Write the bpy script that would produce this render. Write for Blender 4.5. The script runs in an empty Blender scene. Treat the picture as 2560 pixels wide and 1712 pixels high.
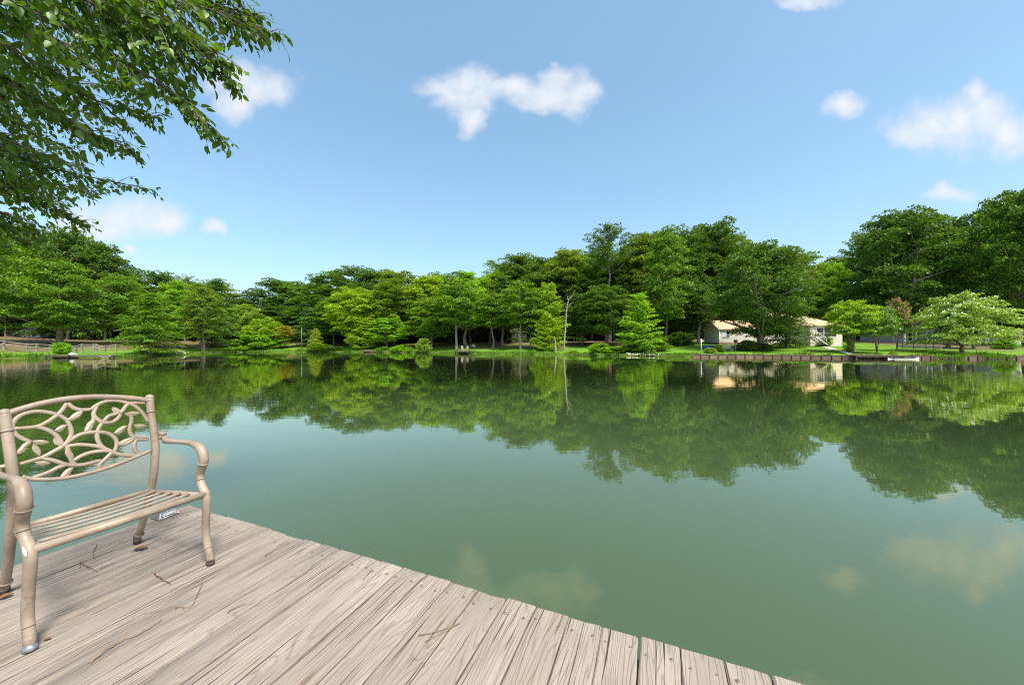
import bpy, math, random
import numpy as np
from mathutils import Vector, Matrix
R = math.radians
random.seed(7)
rng = np.random.default_rng(11)
scene = bpy.context.scene
col = scene.collection
PI = math.pi

# ------------------------------------------------------------------ camera, sky, sun, exposure
CAM_Z = 2.22            # metres over the water; the dock is at 1.0
FPX = 900.0             # focal length in photo pixels (2560 wide)
cd = bpy.data.cameras.new('camera')
cd.sensor_width = 36.0
cd.lens = 36.0 * FPX / 2560.0
cd.clip_start = 0.05
cd.clip_end = 6000
cam = bpy.data.objects.new('camera', cd)
cam.location = (0, 0, CAM_Z)
cam.rotation_euler = (R(90), 0, 0)
col.objects.link(cam)
scene.camera = cam

SUN_EL, SUN_ROT = 60.0, 146.0
sd = bpy.data.lights.new('sun', 'SUN')
sd.energy = 3.6
sd.angle = R(15.0)
sd.color = (1.0, 0.95, 0.86)
sun = bpy.data.objects.new('sun', sd)
sv = Vector((math.sin(R(SUN_ROT)) * math.cos(R(SUN_EL)), math.cos(R(SUN_ROT)) * math.cos(R(SUN_EL)), math.sin(R(SUN_EL))))
sun.rotation_euler = sv.to_track_quat('Z', 'Y').to_euler()
sun.location = sv * 50
col.objects.link(sun)

vs = scene.view_settings
vs.view_transform = 'Standard'
vs.look = 'None'
vs.exposure = 1.0
vs.gamma = 1.0
vs.use_curve_mapping = False
scene.cycles.use_denoising = False
scene.cycles.filter_width = 1.05
scene.cycles.max_bounces = 8
scene.cycles.transparent_max_bounces = 8
scene.cycles.sample_clamp_indirect = 6


class NT:
    """small helper round a node tree"""
    def __init__(self, tree):
        self.t = tree

    def n(self, typ, ins=None, **props):
        nd = self.t.nodes.new(typ)
        for k, v in props.items():
            setattr(nd, k, v)
        for k, v in (ins or {}).items():
            self.set(nd.inputs[k], v)
        return nd

    def set(self, sock, v):
        if hasattr(v, 'is_linked') or isinstance(v, bpy.types.NodeSocket):
            self.t.links.new(v, sock)
        elif isinstance(v, bpy.types.Node):
            self.t.links.new(v.outputs[0], sock)
        else:
            if sock.type == 'RGBA' and len(v) == 3:
                v = (*v, 1)
            sock.default_value = v

    def m(self, op, a, b=0.0, c=0.0, clamp=False):
        nd = self.n('ShaderNodeMath', {0: a, 1: b, 2: c}, operation=op, use_clamp=clamp)
        return nd.outputs[0]

    def mix(self, f, a, b, mode='MIX'):
        nd = self.t.nodes.new('ShaderNodeMix')
        nd.data_type = 'RGBA'
        nd.blend_type = mode
        self.set(nd.inputs[0], f)
        self.set(nd.inputs[6], a)
        self.set(nd.inputs[7], b)
        return nd.outputs[2]

    def ramp(self, f, stops):
        nd = self.t.nodes.new('ShaderNodeValToRGB')
        while len(nd.color_ramp.elements) < len(stops):
            nd.color_ramp.elements.new(0.5)
        for e, (p, c) in zip(nd.color_ramp.elements, stops):
            e.position = p
            e.color = (*c, 1) if len(c) == 3 else c
        self.set(nd.inputs[0], f)
        return nd.outputs[0]

    def rng(self, f, a, b, c=0.0, d=1.0, smooth=True):
        nd = self.n('ShaderNodeMapRange', {0: f, 1: a, 2: b, 3: c, 4: d}, interpolation_type='SMOOTHSTEP' if smooth else 'LINEAR')
        return nd.outputs[0]

    def noise(self, vec, scale, detail=3.0, rough=0.55, dist=0.0):
        nd = self.n('ShaderNodeTexNoise', {'Scale': scale, 'Detail': detail, 'Roughness': rough, 'Distortion': dist})
        if vec is not None:
            self.set(nd.inputs['Vector'], vec)
        return nd.outputs[0]

    def scale(self, vec, s):
        return self.n('ShaderNodeVectorMath', {0: vec, 1: s}, operation='MULTIPLY').outputs[0]


# world: physical sky plus drifting cumulus set by direction
w = bpy.data.worlds.new('World')
scene.world = w
w.use_nodes = True
w.node_tree.nodes.clear()
k = NT(w.node_tree)
sky = k.n('ShaderNodeTexSky', sky_type='NISHITA', sun_disc=False, sun_elevation=R(SUN_EL), sun_rotation=R(SUN_ROT),
          altitude=0.0, air_density=1.0, dust_density=2.0, ozone_density=4.0)
tc = k.n('ShaderNodeTexCoord')
sep = k.n('ShaderNodeSeparateXYZ', {0: tc.outputs['Generated']})
dy = k.m('MAXIMUM', sep.outputs[1], 0.02)
ca = k.m('DIVIDE', sep.outputs[0], dy)
cb = k.m('DIVIDE', sep.outputs[2], dy)
cv = k.n('ShaderNodeCombineXYZ', {0: ca, 1: cb, 2: 0.0})
n1 = k.noise(cv, 13.0, 7.0, 0.6, 0.3)
n2 = k.noise(cv, 2.6, 3.0, 0.5)
CL = [(600, 200, 85, 50), (655, 222, 85, 45), (590, 265, 45, 40), (1165, 232, 90, 58), (1178, 300, 38, 44), (1120, 215, 90, 26), (1290, 222, 80, 32),
      (1360, 236, 95, 40), (1445, 235, 50, 52), (1400, 205, 60, 25), (2115, 265, 48, 36), (2370, 315, 135, 72), (2300, 330, 80, 48),
      (2450, 285, 72, 70), (2540, 335, 75, 60), (2440, 235, 35, 40), (2375, 484, 62, 18), (320, 545, 135, 50), (240, 568, 90, 36), (405, 560, 66, 38),
      (535, 567, 28, 20), (327, 630, 25, 16), (2020, 2, 75, 20)]
wn = k.n('ShaderNodeTexNoise', {'Vector': cv, 'Scale': 7.0, 'Detail': 5.0, 'Roughness': 0.6})
ws = k.n('ShaderNodeSeparateXYZ', {0: wn.outputs['Color']})
ca = k.m('ADD', ca, k.m('MULTIPLY', k.m('SUBTRACT', ws.outputs[0], 0.5), 0.15))
cb = k.m('ADD', cb, k.m('MULTIPLY', k.m('SUBTRACT', ws.outputs[1], 0.5), 0.10))
den = None
for (x, y, rx, ry) in CL:
    p = k.m('MULTIPLY', k.m('SUBTRACT', ca, (x - 1280) / FPX), FPX / (rx * 1.25))
    q = k.m('MULTIPLY', k.m('SUBTRACT', cb, (856 - y) / FPX), FPX / (ry * 1.25))
    e = k.m('SUBTRACT', 1.0, k.m('ADD', k.m('MULTIPLY', p, p), k.m('MULTIPLY', q, q)))
    e = k.m('MAXIMUM', e, -1.0)
    den = e if den is None else k.m('SMOOTH_MAX', den, e, 0.25)
den = k.m('ADD', den, k.m('MULTIPLY', k.m('SUBTRACT', n1, 0.5), 1.5))
den = k.m('ADD', den, k.m('MULTIPLY', k.m('SUBTRACT', n2, 0.5), 0.6))
cm = k.rng(den, -0.25, 1.3)
cm = k.m('MULTIPLY', cm, k.rng(sep.outputs[1], 0.03, 0.1))
cm = k.m('MULTIPLY', cm, 0.9)
hs = k.n('ShaderNodeHueSaturation', {'Hue': 0.486, 'Saturation': 1.12, 'Value': 1.74, 'Fac': 1.0, 'Color': k.n('ShaderNodeGamma', {0: sky.outputs[0], 1: 0.75}).outputs[0]})
SKY_S = 0.105
cc = k.mix(k.rng(den, 0.5, 1.6), (4.1, 4.3, 4.6), (4.75, 4.75, 4.8))
skyc = k.mix(cm, hs.outputs[0], cc)
bg = k.n('ShaderNodeBackground', {'Color': skyc, 'Strength': SKY_S})
wo = k.n('ShaderNodeOutputWorld', {0: bg.outputs[0]})


# ------------------------------------------------------------------ helpers
def P(px, py, Y):
    """world point that the photo shows at pixel px,py when it stands Y metres away"""
    return Vector(((px - 1280) / FPX * Y, Y, CAM_Z - (py - 856) / FPX * Y))


def PX(px, Y):
    return (px - 1280) / FPX * Y


def material(name):
    m = bpy.data.materials.new(name)
    m.use_nodes = True
    m.node_tree.nodes.clear()
    kk = NT(m.node_tree)
    out = kk.n('ShaderNodeOutputMaterial')
    return m, kk, out


def simple_mat(name, c, rough=0.6, var=0.12, scale=8.0, metal=0.0, bump=0.0, spec=0.4):
    m, kk, out = material(name)
    g = kk.n('ShaderNodeTexCoord').outputs['Object']
    nz = kk.noise(g, scale, 5.0, 0.6)
    a = tuple(max(0, x * (1 - var)) for x in c)
    b = tuple(min(1, x * (1 + var)) for x in c)
    b_ = kk.n('ShaderNodeBsdfPrincipled', {'Base Color': kk.mix(kk.rng(nz, 0.3, 0.7), a, b), 'Roughness': rough, 'Metallic': metal, 'Specular IOR Level': spec})
    if bump:
        bp = kk.n('ShaderNodeBump', {'Strength': bump, 'Distance': 0.02, 'Height': kk.noise(g, scale * 4, 4.0)})
        kk.set(b_.inputs['Normal'], bp.outputs[0])
    kk.set(out.inputs[0], b_.outputs[0])
    return m


def leaf_mat(name, c, hue_var=0.16, trans=0.36, gloss=0.022):
    m, kk, out = material(name)
    gi = kk.n('ShaderNodeNewGeometry')
    oi = kk.n('ShaderNodeObjectInfo')
    a = tuple(x * 0.45 for x in c)
    b = (c[0] * 1.85, c[1] * 1.55, c[2] * 1.2)
    cl = kk.noise(kk.n('ShaderNodeTexCoord').outputs['Object'], 0.55, 2.0, 0.5)
    base = kk.mix(kk.m('ADD', kk.m('MULTIPLY', gi.outputs['Random Per Island'], 0.55), kk.m('MULTIPLY', kk.rng(cl, 0.32, 0.68), 0.45)), a, b)
    warm = (c[0] * (1 + 1.2 * hue_var), c[1] * (1 + 0.4 * hue_var), c[2] * 0.8)
    cool = (c[0] * (1 - hue_var), c[1] * (1 - 0.3 * hue_var), c[2] * (1 + 0.5 * hue_var))
    tint = kk.mix(oi.outputs['Random'], cool, warm)
    base = kk.mix(0.35, base, tint)
    d = kk.n('ShaderNodeBsdfDiffuse', {'Color': base})
    tcol = kk.mix(1.0, base, (1.6, 1.35, 0.5), 'MULTIPLY')
    t = kk.n('ShaderNodeBsdfTranslucent', {'Color': tcol})
    g = kk.n('ShaderNodeBsdfGlossy', {'Color': (1, 1, 1), 'Roughness': 0.42})
    s = kk.n('ShaderNodeMixShader', {0: trans, 1: d.outputs[0], 2: t.outputs[0]})
    s2 = kk.n('ShaderNodeMixShader', {0: gloss, 1: s.outputs[0], 2: g.outputs[0]})
    kk.set(out.inputs[0], s2.outputs[0])
    return m


class MB:
    """collects boxes, tubes and sheets into one mesh"""
    def __init__(self):
        self.v, self.f, self.smooth = [], [], []

    def add(self, vs, fs, smooth=False):
        o = len(self.v)
        self.v += [tuple(p) for p in vs]
        self.f += [tuple(i + o for i in q) for q in fs]
        self.smooth += [smooth] * len(fs)
        return self

    def box(self, c, s, rz=0.0, M=None):
        hx, hy, hz = s[0] / 2, s[1] / 2, s[2] / 2
        pts = [Vector((x, y, z)) for z in (-hz, hz) for x, y in ((-hx, -hy), (hx, -hy), (hx, hy), (-hx, hy))]
        m = Matrix.Translation(c) @ (M if M else Matrix.Rotation(rz, 4, 'Z'))
        return self.add([m @ p for p in pts], [(3, 2, 1, 0), (4, 5, 6, 7), (0, 1, 5, 4), (1, 2, 6, 5), (2, 3, 7, 6), (3, 0, 4, 7)])

    def tube(self, pts, r, n=8, flat=1.0, nrm=None, cap=True):
        pts = [Vector(p) for p in pts]
        if not hasattr(r, '__len__'):
            r = [r] * len(pts)
        ref = Vector(nrm) if nrm is not None else None
        vs, fs = [], []
        prev = None
        for i, p in enumerate(pts):
            t = (pts[min(i + 1, len(pts) - 1)] - pts[max(i - 1, 0)])
            if t.length < 1e-9:
                t = Vector((0, 0, 1))
            t.normalize()
            if ref is not None:
                b = (ref - t * ref.dot(t)).normalized()
            else:
                if prev is None:
                    a = Vector((0, 0, 1)) if abs(t.z) < 0.9 else Vector((1, 0, 0))
                    b = (a - t * a.dot(t)).normalized()
                else:
                    b = (prev - t * prev.dot(t)).normalized()
            prev = b
            s = t.cross(b)
            for j in range(n):
                an = 2 * PI * j / n
                vs.append(p + s * math.cos(an) * r[i] + b * math.sin(an) * r[i] * flat)
        for i in range(len(pts) - 1):
            for j in range(n):
                a, b = i * n + j, i * n + (j + 1) % n
                fs.append((a, b, b + n, a + n))
        if cap:
            fs.append(tuple(reversed(range(n))))
            fs.append(tuple(range((len(pts) - 1) * n, len(pts) * n)))
        return self.add(vs, fs, True)

    def ball(self, c, r, n=12, m=8, jit=0.0):
        c = Vector(c)
        rx, ry, rz = (r, r, r) if not hasattr(r, '__len__') else r
        vs, fs = [c + Vector((0, 0, rz))], []
        for i in range(1, m):
            th = PI * i / m
            for j in range(n):
                ph = 2 * PI * j / n
                q = 1 + random.uniform(-jit, jit)
                vs.append(c + Vector((rx * math.sin(th) * math.cos(ph) * q, ry * math.sin(th) * math.sin(ph) * q, rz * math.cos(th) * q)))
        vs.append(c - Vector((0, 0, rz)))
        L = len(vs) - 1
        for j in range(n):
            fs.append((0, 1 + j, 1 + (j + 1) % n))
            fs.append((L, 1 + (m - 2) * n + (j + 1) % n, 1 + (m - 2) * n + j))
            for i in range(m - 2):
                a, b = 1 + i * n + j, 1 + i * n + (j + 1) % n
                fs.append((a, a + n, b + n, b))
        return self.add(vs, fs, True)

    def mesh(self, name):
        me = bpy.data.meshes.new(name)
        me.from_pydata(self.v, [], self.f)
        me.polygons.foreach_set('use_smooth', self.smooth)
        me.update()
        return me

    def build(self, name, mat, parent=None, bevel=0.0, subsurf=0):
        o = bpy.data.objects.new(name, self.mesh(name))
        o.data.materials.append(mat)
        link(o, parent)
        if bevel:
            md = o.modifiers.new('bevel', 'BEVEL')
            md.width = bevel
            md.segments = 2
            md.limit_method = 'ANGLE'
        return o


def link(o, parent=None):
    col.objects.link(o)
    if parent is not None:
        o.parent = parent
        # parts of an Empty are built in world coordinates; parts of a mesh part share its frame
        if parent.type == 'EMPTY':
            o.matrix_parent_inverse = Matrix.LocRotScale(parent.location, parent.rotation_euler, parent.scale).inverted()
    return o


def tag(o, label, cat, group=None):
    o['label'] = label
    o['category'] = cat
    if group:
        o['group'] = group
    return o


def empty(name, loc, label, cat, group=None):
    o = bpy.data.objects.new(name, None)
    o.location = loc
    o.empty_display_size = 0.3
    col.objects.link(o)
    return tag(o, label, cat, group)


def mesh_from_arrays(name, V, F, mat=None):
    """V (n,3), F (m,k) all faces with k corners"""
    me = bpy.data.meshes.new(name)
    kf = F.shape[1]
    me.vertices.add(len(V))
    me.vertices.foreach_set('co', V.astype(np.float32).ravel())
    me.loops.add(F.size)
    me.loops.foreach_set('vertex_index', F.astype(np.int32).ravel())
    me.polygons.add(len(F))
    me.polygons.foreach_set('loop_start', np.arange(0, F.size, kf, dtype=np.int32))
    me.polygons.foreach_set('loop_total', np.full(len(F), kf, dtype=np.int32))
    me.update(calc_edges=True)
    me.validate()
    if mat:
        me.materials.append(mat)
    return me


def smooth_path(pts, n=6):
    pts = [Vector(p) for p in pts]
    if len(pts) < 3:
        return pts
    out = []
    for i in range(len(pts) - 1):
        p0, p1, p2, p3 = pts[max(i - 1, 0)], pts[i], pts[i + 1], pts[min(i + 2, len(pts) - 1)]
        for j in range(n):
            t = j / n
            out.append(0.5 * ((2 * p1) + (p2 - p0) * t + (2 * p0 - 5 * p1 + 4 * p2 - p3) * t * t + (3 * p1 - p0 - 3 * p2 + p3) * t ** 3))
    out.append(pts[-1])
    return out


# ------------------------------------------------------------------ ground and water
SHORE = [(90, 45), (67.7, 47.6), (55.2, 48.7), (46.6, 49.3), (41, 51.2), (27.3, 54), (23.5, 58.2), (14.8, 60.5), (8.6, 64.5), (1.5, 66.6), (-6.2, 70), (-14.8, 74),
         (-24.4, 78.4), (-39.7, 83), (-53.6, 83), (-60.4, 80), (-61.7, 71), (-59.7, 62.4), (-59.9, 58), (-58.8, 54), (-65.5, 51.2), (-71, 50), (-68, 46.5),
         (-55.5, 38), (-39.8, 26), (-24, 15.5), (-14, 6.5), (-10, 1), (-7, -4), (10, -7), (40, -9), (90, -12), (125, 15)]
SH = np.array(SHORE, float)


def shore_dist(x, y):
    """signed distance to the lake's edge, positive on land"""
    x = np.atleast_1d(np.asarray(x, float))
    y = np.atleast_1d(np.asarray(y, float))
    d = np.full(x.shape, 1e9)
    inside = np.zeros(x.shape, bool)
    n = len(SH)
    for i in range(n):
        a, b = SH[i], SH[(i + 1) % n]
        ab = b - a
        t = np.clip(((x - a[0]) * ab[0] + (y - a[1]) * ab[1]) / (ab @ ab), 0, 1)
        d = np.minimum(d, np.hypot(x - a[0] - t * ab[0], y - a[1] - t * ab[1]))
        c = ((a[1] > y) != (b[1] > y))
        with np.errstate(divide='ignore', invalid='ignore'):
            xi = (b[0] - a[0]) * (y - a[1]) / (b[1] - a[1]) + a[0]
        inside ^= c & (x < xi)
    return np.where(inside, -d, d)


def sstep(x, a, b):
    t = np.clip((x - a) / (b - a), 0, 1)
    return t * t * (3 - 2 * t)


def height(x, y):
    sc = np.isscalar(x)
    x = np.atleast_1d(np.asarray(x, float))
    y = np.atleast_1d(np.asarray(y, float))
    d = shore_dist(x, y)
    g = 0.18 + 0.12 * np.minimum(np.maximum(d, 0), 16) + 0.045 * np.clip(d - 16, 0, 60)
    gl = 0.2 + 0.045 * np.clip(d, 0, 11) + 0.22 * np.clip(d - 11, 0, 6) + 0.05 * np.clip(d - 17, 0, 60)
    gr = 0.36 + 0.07 * np.clip(d, 0, 40) + 0.03 * np.clip(d - 40, 0, 60)
    wl = sstep(-x, 54, 60) * sstep(-y, -78, -66)
    wr = sstep(x, 25, 28) * sstep(y, 40, 44)
    h = g * (1 - wl) + gl * wl
    h = h * (1 - wr) + gr * wr
    h = h + 0.06 * np.sin(x * 0.9 + 1.3 * np.sin(y * 0.5)) * np.sin(y * 0.7) * np.clip(d / 4, 0, 1)
    lo = -np.minimum(1.4, 0.05 + np.maximum(-d, 0) * 0.5)
    lo = np.where((wr > 0.5), -1.0, lo)
    h = np.where(d > 0, h, lo)
    return float(h[0]) if sc else h


def on(px, Y, dz=0.0):
    x = PX(px, Y)
    return Vector((x, Y, height(x, Y) + dz))


def ground_material():
    m, kk, out = material('lawn_and_soil')
    g = kk.n('ShaderNodeNewGeometry').outputs['Position']
    sp = kk.n('ShaderNodeSeparateXYZ', {0: g})
    big = kk.noise(g, 0.09, 4.0, 0.6, 0.4)
    mid = kk.noise(g, 0.55, 5.0, 0.65)
    fine = kk.noise(g, 6.0, 6.0, 0.7)
    grass = kk.mix(kk.rng(mid, 0.3, 0.7), (0.075, 0.19, 0.012), (0.17, 0.32, 0.02))
    grass = kk.mix(kk.m('MULTIPLY', kk.rng(fine, 0.35, 0.75), 0.5), grass, (0.05, 0.12, 0.012))
    soil = kk.mix(kk.rng(fine, 0.3, 0.7), (0.095, 0.072, 0.036), (0.19, 0.145, 0.08))
    # bare, leaf-littered soil under the woods: everywhere off the open lawns
    at = kk.n('ShaderNodeAttribute', attribute_name='bare')
    f = kk.m('ADD', at.outputs['Fac'], kk.m('MULTIPLY', kk.m('SUBTRACT', big, 0.5), 1.1))
    f = kk.m('ADD', f, kk.m('MULTIPLY', kk.m('SUBTRACT', mid, 0.5), 0.7))
    c = kk.mix(kk.rng(f, 0.35, 0.75), grass, soil)
    rim = kk.m('ADD', kk.m('MULTIPLY', kk.m('SUBTRACT', mid, 0.5), 0.5), kk.rng(sp.outputs[2], 0.34, 0.16))
    c = kk.mix(kk.m('MULTIPLY', kk.rng(rim, 0.7, 1.0), 0.6), c, (0.055, 0.042, 0.026))
    c = kk.mix(kk.m('MULTIPLY', kk.rng(kk.noise(g, 0.25, 4.0, 0.65, 0.5), 0.5, 0.7), 0.45), c, (0.12, 0.135, 0.03))
    b = kk.n('ShaderNodeBsdfPrincipled', {'Base Color': c, 'Roughness': 0.9, 'Specular IOR Level': 0.15})
    bp = kk.n('ShaderNodeBump', {'Strength': 0.6, 'Distance': 0.12, 'Height': kk.m('ADD', fine, mid)})
    kk.set(b.inputs['Normal'], bp.outputs[0])
    kk.set(out.inputs[0], b.outputs[0])
    return m


def make_ground():
    a = np.concatenate([-np.geomspace(2500, 135, 14), np.arange(-132, 133, 1.5), np.geomspace(135, 2500, 14)])
    b = np.concatenate([-np.geomspace(2500, 40, 12), np.arange(-38, 131, 1.25), np.geomspace(134, 2500, 14)])
    X, Y = np.meshgrid(a, b)
    Z = height(X.ravel(), Y.ravel())
    V = np.stack([X.ravel(), Y.ravel(), Z], 1)
    nx, ny = len(a), len(b)
    I = (np.arange(ny - 1)[:, None] * nx + np.arange(nx - 1)[None, :]).ravel()
    F = np.stack([I, I + 1, I + 1 + nx, I + nx], 1)
    me = mesh_from_arrays('ground', V, F, ground_material())
    me.polygons.foreach_set('use_smooth', [True] * len(F))
    x, y = V[:, 0], V[:, 1]
    d = shore_dist(x, y)
    bare = np.full(len(x), 1.0)
    lawn_r = sstep(x, 22, 27) * (1 - sstep(x, 64, 74)) * (1 - sstep(d, 26, 32))     # house lawn
    lawn_l = sstep(-x, 52, 58) * (1 - sstep(d, 9, 11.5)) * (1 - sstep(y, 60, 66))
    lawn_m = (1 - sstep(d, 3, 6)) * 0.95 + 0.5 * (1 - sstep(d, 8, 20))
    strip_r = sstep(x, 60, 66) * (1 - sstep(d, 6, 16)) * 0.6
    bare = np.clip(1 - np.maximum.reduce([lawn_r * 1.15, lawn_l * 1.1, lawn_m, strip_r]), -0.2, 1)
    at = me.attributes.new('bare', 'FLOAT', 'POINT')
    at.data.foreach_set('value', bare.astype(np.float32))
    o = bpy.data.objects.new('ground', me)
    o['kind'] = 'structure'
    col.objects.link(o)
    return o


make_ground()


def make_water():
    m, kk, out = material('murky_green_water')
    g = kk.n('ShaderNodeNewGeometry').outputs['Position']
    n0 = kk.noise(kk.scale(g, (0.5, 1.4, 1.0)), 1.1, 3.0, 0.5)
    n1_ = kk.noise(kk.scale(g, (1.0, 2.2, 1.0)), 5.0, 2.0, 0.5)
    big = kk.noise(g, 0.035, 3.0, 0.5)
    hgt = kk.m('ADD', n0, kk.m('MULTIPLY', n1_, 0.16))
    amp = kk.rng(big, 0.42, 0.66, 0.25, 1.7)
    bp = kk.n('ShaderNodeBump', {'Strength': kk.m('MULTIPLY', amp, 0.022), 'Distance': 0.35, 'Height': hgt})
    base = kk.mix(kk.rng(big, 0.35, 0.65), (0.046, 0.074, 0.029), (0.052, 0.083, 0.034))
    dif = kk.n('ShaderNodeBsdfDiffuse', {'Color': base})
    gl = kk.n('ShaderNodeBsdfGlossy', {'Color': (1.0, 0.96, 0.76), 'Roughness': 0.014, 'Normal': bp.outputs[0]})  # warm tint stands in for a whiter sky in the reflection
    fr = kk.n('ShaderNodeFresnel', {'IOR': 1.5, 'Normal': bp.outputs[0]})
    refl = kk.m('MINIMUM', kk.m('MULTIPLY', fr.outputs[0], 1.65), 0.93)   # reflectance raised past Fresnel so the mirrored sky reads brighter
    s = kk.n('ShaderNodeMixShader', {0: refl, 1: dif.outputs[0], 2: gl.outputs[0]})
    kk.set(out.inputs[0], s.outputs[0])
    V = np.array([(-130, -40, 0), (130, -40, 0), (130, 110, 0), (-130, 110, 0)], float)
    o = bpy.data.objects.new('water', mesh_from_arrays('water', V, np.array([[0, 1, 2, 3]]), m))
    o['kind'] = 'structure'
    col.objects.link(o)


make_water()

# ------------------------------------------------------------------ materials
M = {}


def floating_bits():
    n = 900
    y = np.concatenate([rng.uniform(14, 70, 650), rng.uniform(6, 20, 250)])
    x = rng.uniform(-1.3, 1.4, n) * y
    k3 = (shore_dist(x, y) < -0.8) & (np.sin(x * 0.21 + 0.7) * np.sin(y * 0.33 + x * 0.05) > 0.1) & (np.hypot(x, y) > 9)
    x, y = x[k3], y[k3]
    n = len(x)
    C = np.stack([x, y, np.full(n, 0.006)], 1)
    D = np.stack([rng.normal(0, 1, n), rng.normal(0, 1, n), np.zeros(n)], 1)
    V, F = leaf_cards(C, D, np.array([[0, 0, 1.0]]), np.minimum(0.004 * y, 0.14) * rng.uniform(0.4, 1.2, n), np.minimum(0.0025 * y, 0.09) * rng.uniform(0.5, 1, n), 0.05)
    o = bpy.data.objects.new('floating_debris', mesh_from_arrays('floating_debris', V, F, simple_mat('pale_leaf_litter', (0.30, 0.30, 0.16), 0.8, 0.5, 3)))
    o['kind'] = 'stuff'
    tag(o, 'pale leaf scraps and pollen floating on the lake', 'debris')
    col.objects.link(o)


M['bark'] = simple_mat('grey_brown_bark', (0.15, 0.12, 0.095), 0.9, 0.4, 3.0, bump=0.5)
M['pale_bark'] = simple_mat('pale_grey_bark', (0.20, 0.175, 0.15), 0.85, 0.3, 4.0, bump=0.4)
M['dead_wood'] = simple_mat('bleached_dead_wood', (0.23, 0.20, 0.175), 0.8, 0.25, 3.0)
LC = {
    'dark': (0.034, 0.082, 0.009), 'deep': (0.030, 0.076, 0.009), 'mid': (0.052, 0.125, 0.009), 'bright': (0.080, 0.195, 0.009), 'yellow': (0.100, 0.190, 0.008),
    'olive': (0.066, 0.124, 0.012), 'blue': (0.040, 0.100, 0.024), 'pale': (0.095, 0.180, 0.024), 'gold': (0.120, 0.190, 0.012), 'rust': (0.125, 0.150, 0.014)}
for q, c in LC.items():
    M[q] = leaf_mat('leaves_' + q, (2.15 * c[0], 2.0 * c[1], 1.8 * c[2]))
M['blossom'] = simple_mat('white_blossom', (0.8, 0.82, 0.62), 0.7, 0.1)
M['pink'] = simple_mat('pink_blossom', (0.62, 0.13, 0.22), 0.7, 0.3)
M['reed'] = leaf_mat('reed_leaves', (0.10, 0.24, 0.015))

# ------------------------------------------------------------------ crowns made of leaf sprays
def leaf_cards(c, d, nrm, L, W, fold=0.12):
    """one folded diamond per leaf spray. c base points, d directions, nrm rough normals"""
    d = d / np.linalg.norm(d, axis=1, keepdims=True)
    s = np.cross(d, nrm)
    s /= np.linalg.norm(s, axis=1, keepdims=True) + 1e-9
    n = np.cross(s, d)
    L = L[:, None]
    W = W[:, None]
    mid = c + d * L * 0.45
    p1 = mid + s * W * 0.5 + n * W * fold
    p3 = mid - s * W * 0.5 + n * W * fold
    p2 = c + d * L
    V = np.stack([c, p1, p2, p3], 1).reshape(-1, 3)
    F = np.arange(len(c) * 4).reshape(-1, 4)
    F = np.concatenate([F[:, [0, 1, 2]], F[:, [0, 2, 3]]], 0)
    return V, F


def crown_points(r, H, env, nb, size, per, base=0.0, flat=0.38, droop=0.35, elong=1.5, inner=0.25, lean=0.2):
    """boughs spread through an envelope; returns leaf base points, directions, normals and bough centres"""
    C, D, Nn, boughs = [], [], [], []
    ga = 2.399963
    for i in range(nb):
        t = (i + 0.5) / nb
        t = min(0.995, max(0.005, t + r.normal(0, 0.02)))
        az = ga * i + r.normal(0, 0.35)
        rad = env(t)
        q = r.random()
        rr = rad * (0.62 + 0.45 * math.sqrt(q) if q > inner else 0.15 + 0.5 * r.random())
        sz = size * r.uniform(0.65, 1.35) * (0.75 + 0.35 * min(1.0, rad / (size * 3)))
        out = np.array([math.cos(az), math.sin(az), 0.0])
        ctr = np.array([out[0] * rr, out[1] * rr, base + t * (H - base)]) + r.normal(0, 0.15, 3) * size
        up_lean = lean + 0.5 * max(0, t - 0.75) * 2
        boughs.append((ctr, out, sz))
        n = int(1.4 * per * (sz / size) ** 1.6)
        a = r.uniform(0, 2 * PI, n)
        rho = np.sqrt(r.random(n))
        x = rho * np.cos(a) * elong * sz
        y = rho * np.sin(a) * sz
        z = flat * sz * (1 - rho ** 2) * r.uniform(0.1, 1.2, n) - droop * sz * rho ** 2 * (x > 0) - 0.12 * sz * r.random(n)
        side = np.array([-out[1], out[0], 0.0])
        ax = out * math.cos(up_lean) + np.array([0, 0, math.sin(up_lean)])
        upv = np.cross(ax, side) * -1
        if upv[2] < 0:
            upv = -upv
        pts = ctr + x[:, None] * ax + y[:, None] * side + z[:, None] * upv
        dirs = (x / sz)[:, None] * ax * 0.8 + (y / sz)[:, None] * side + ax * 0.35 + np.array([0, 0, -0.35]) + r.normal(0, 0.35, (n, 3))
        nr = upv + 0.45 * out + r.normal(0, 0.5, (n, 3))
        C.append(pts)
        D.append(dirs)
        Nn.append(nr)
    return np.concatenate(C), np.concatenate(D), np.concatenate(Nn), boughs


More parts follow.
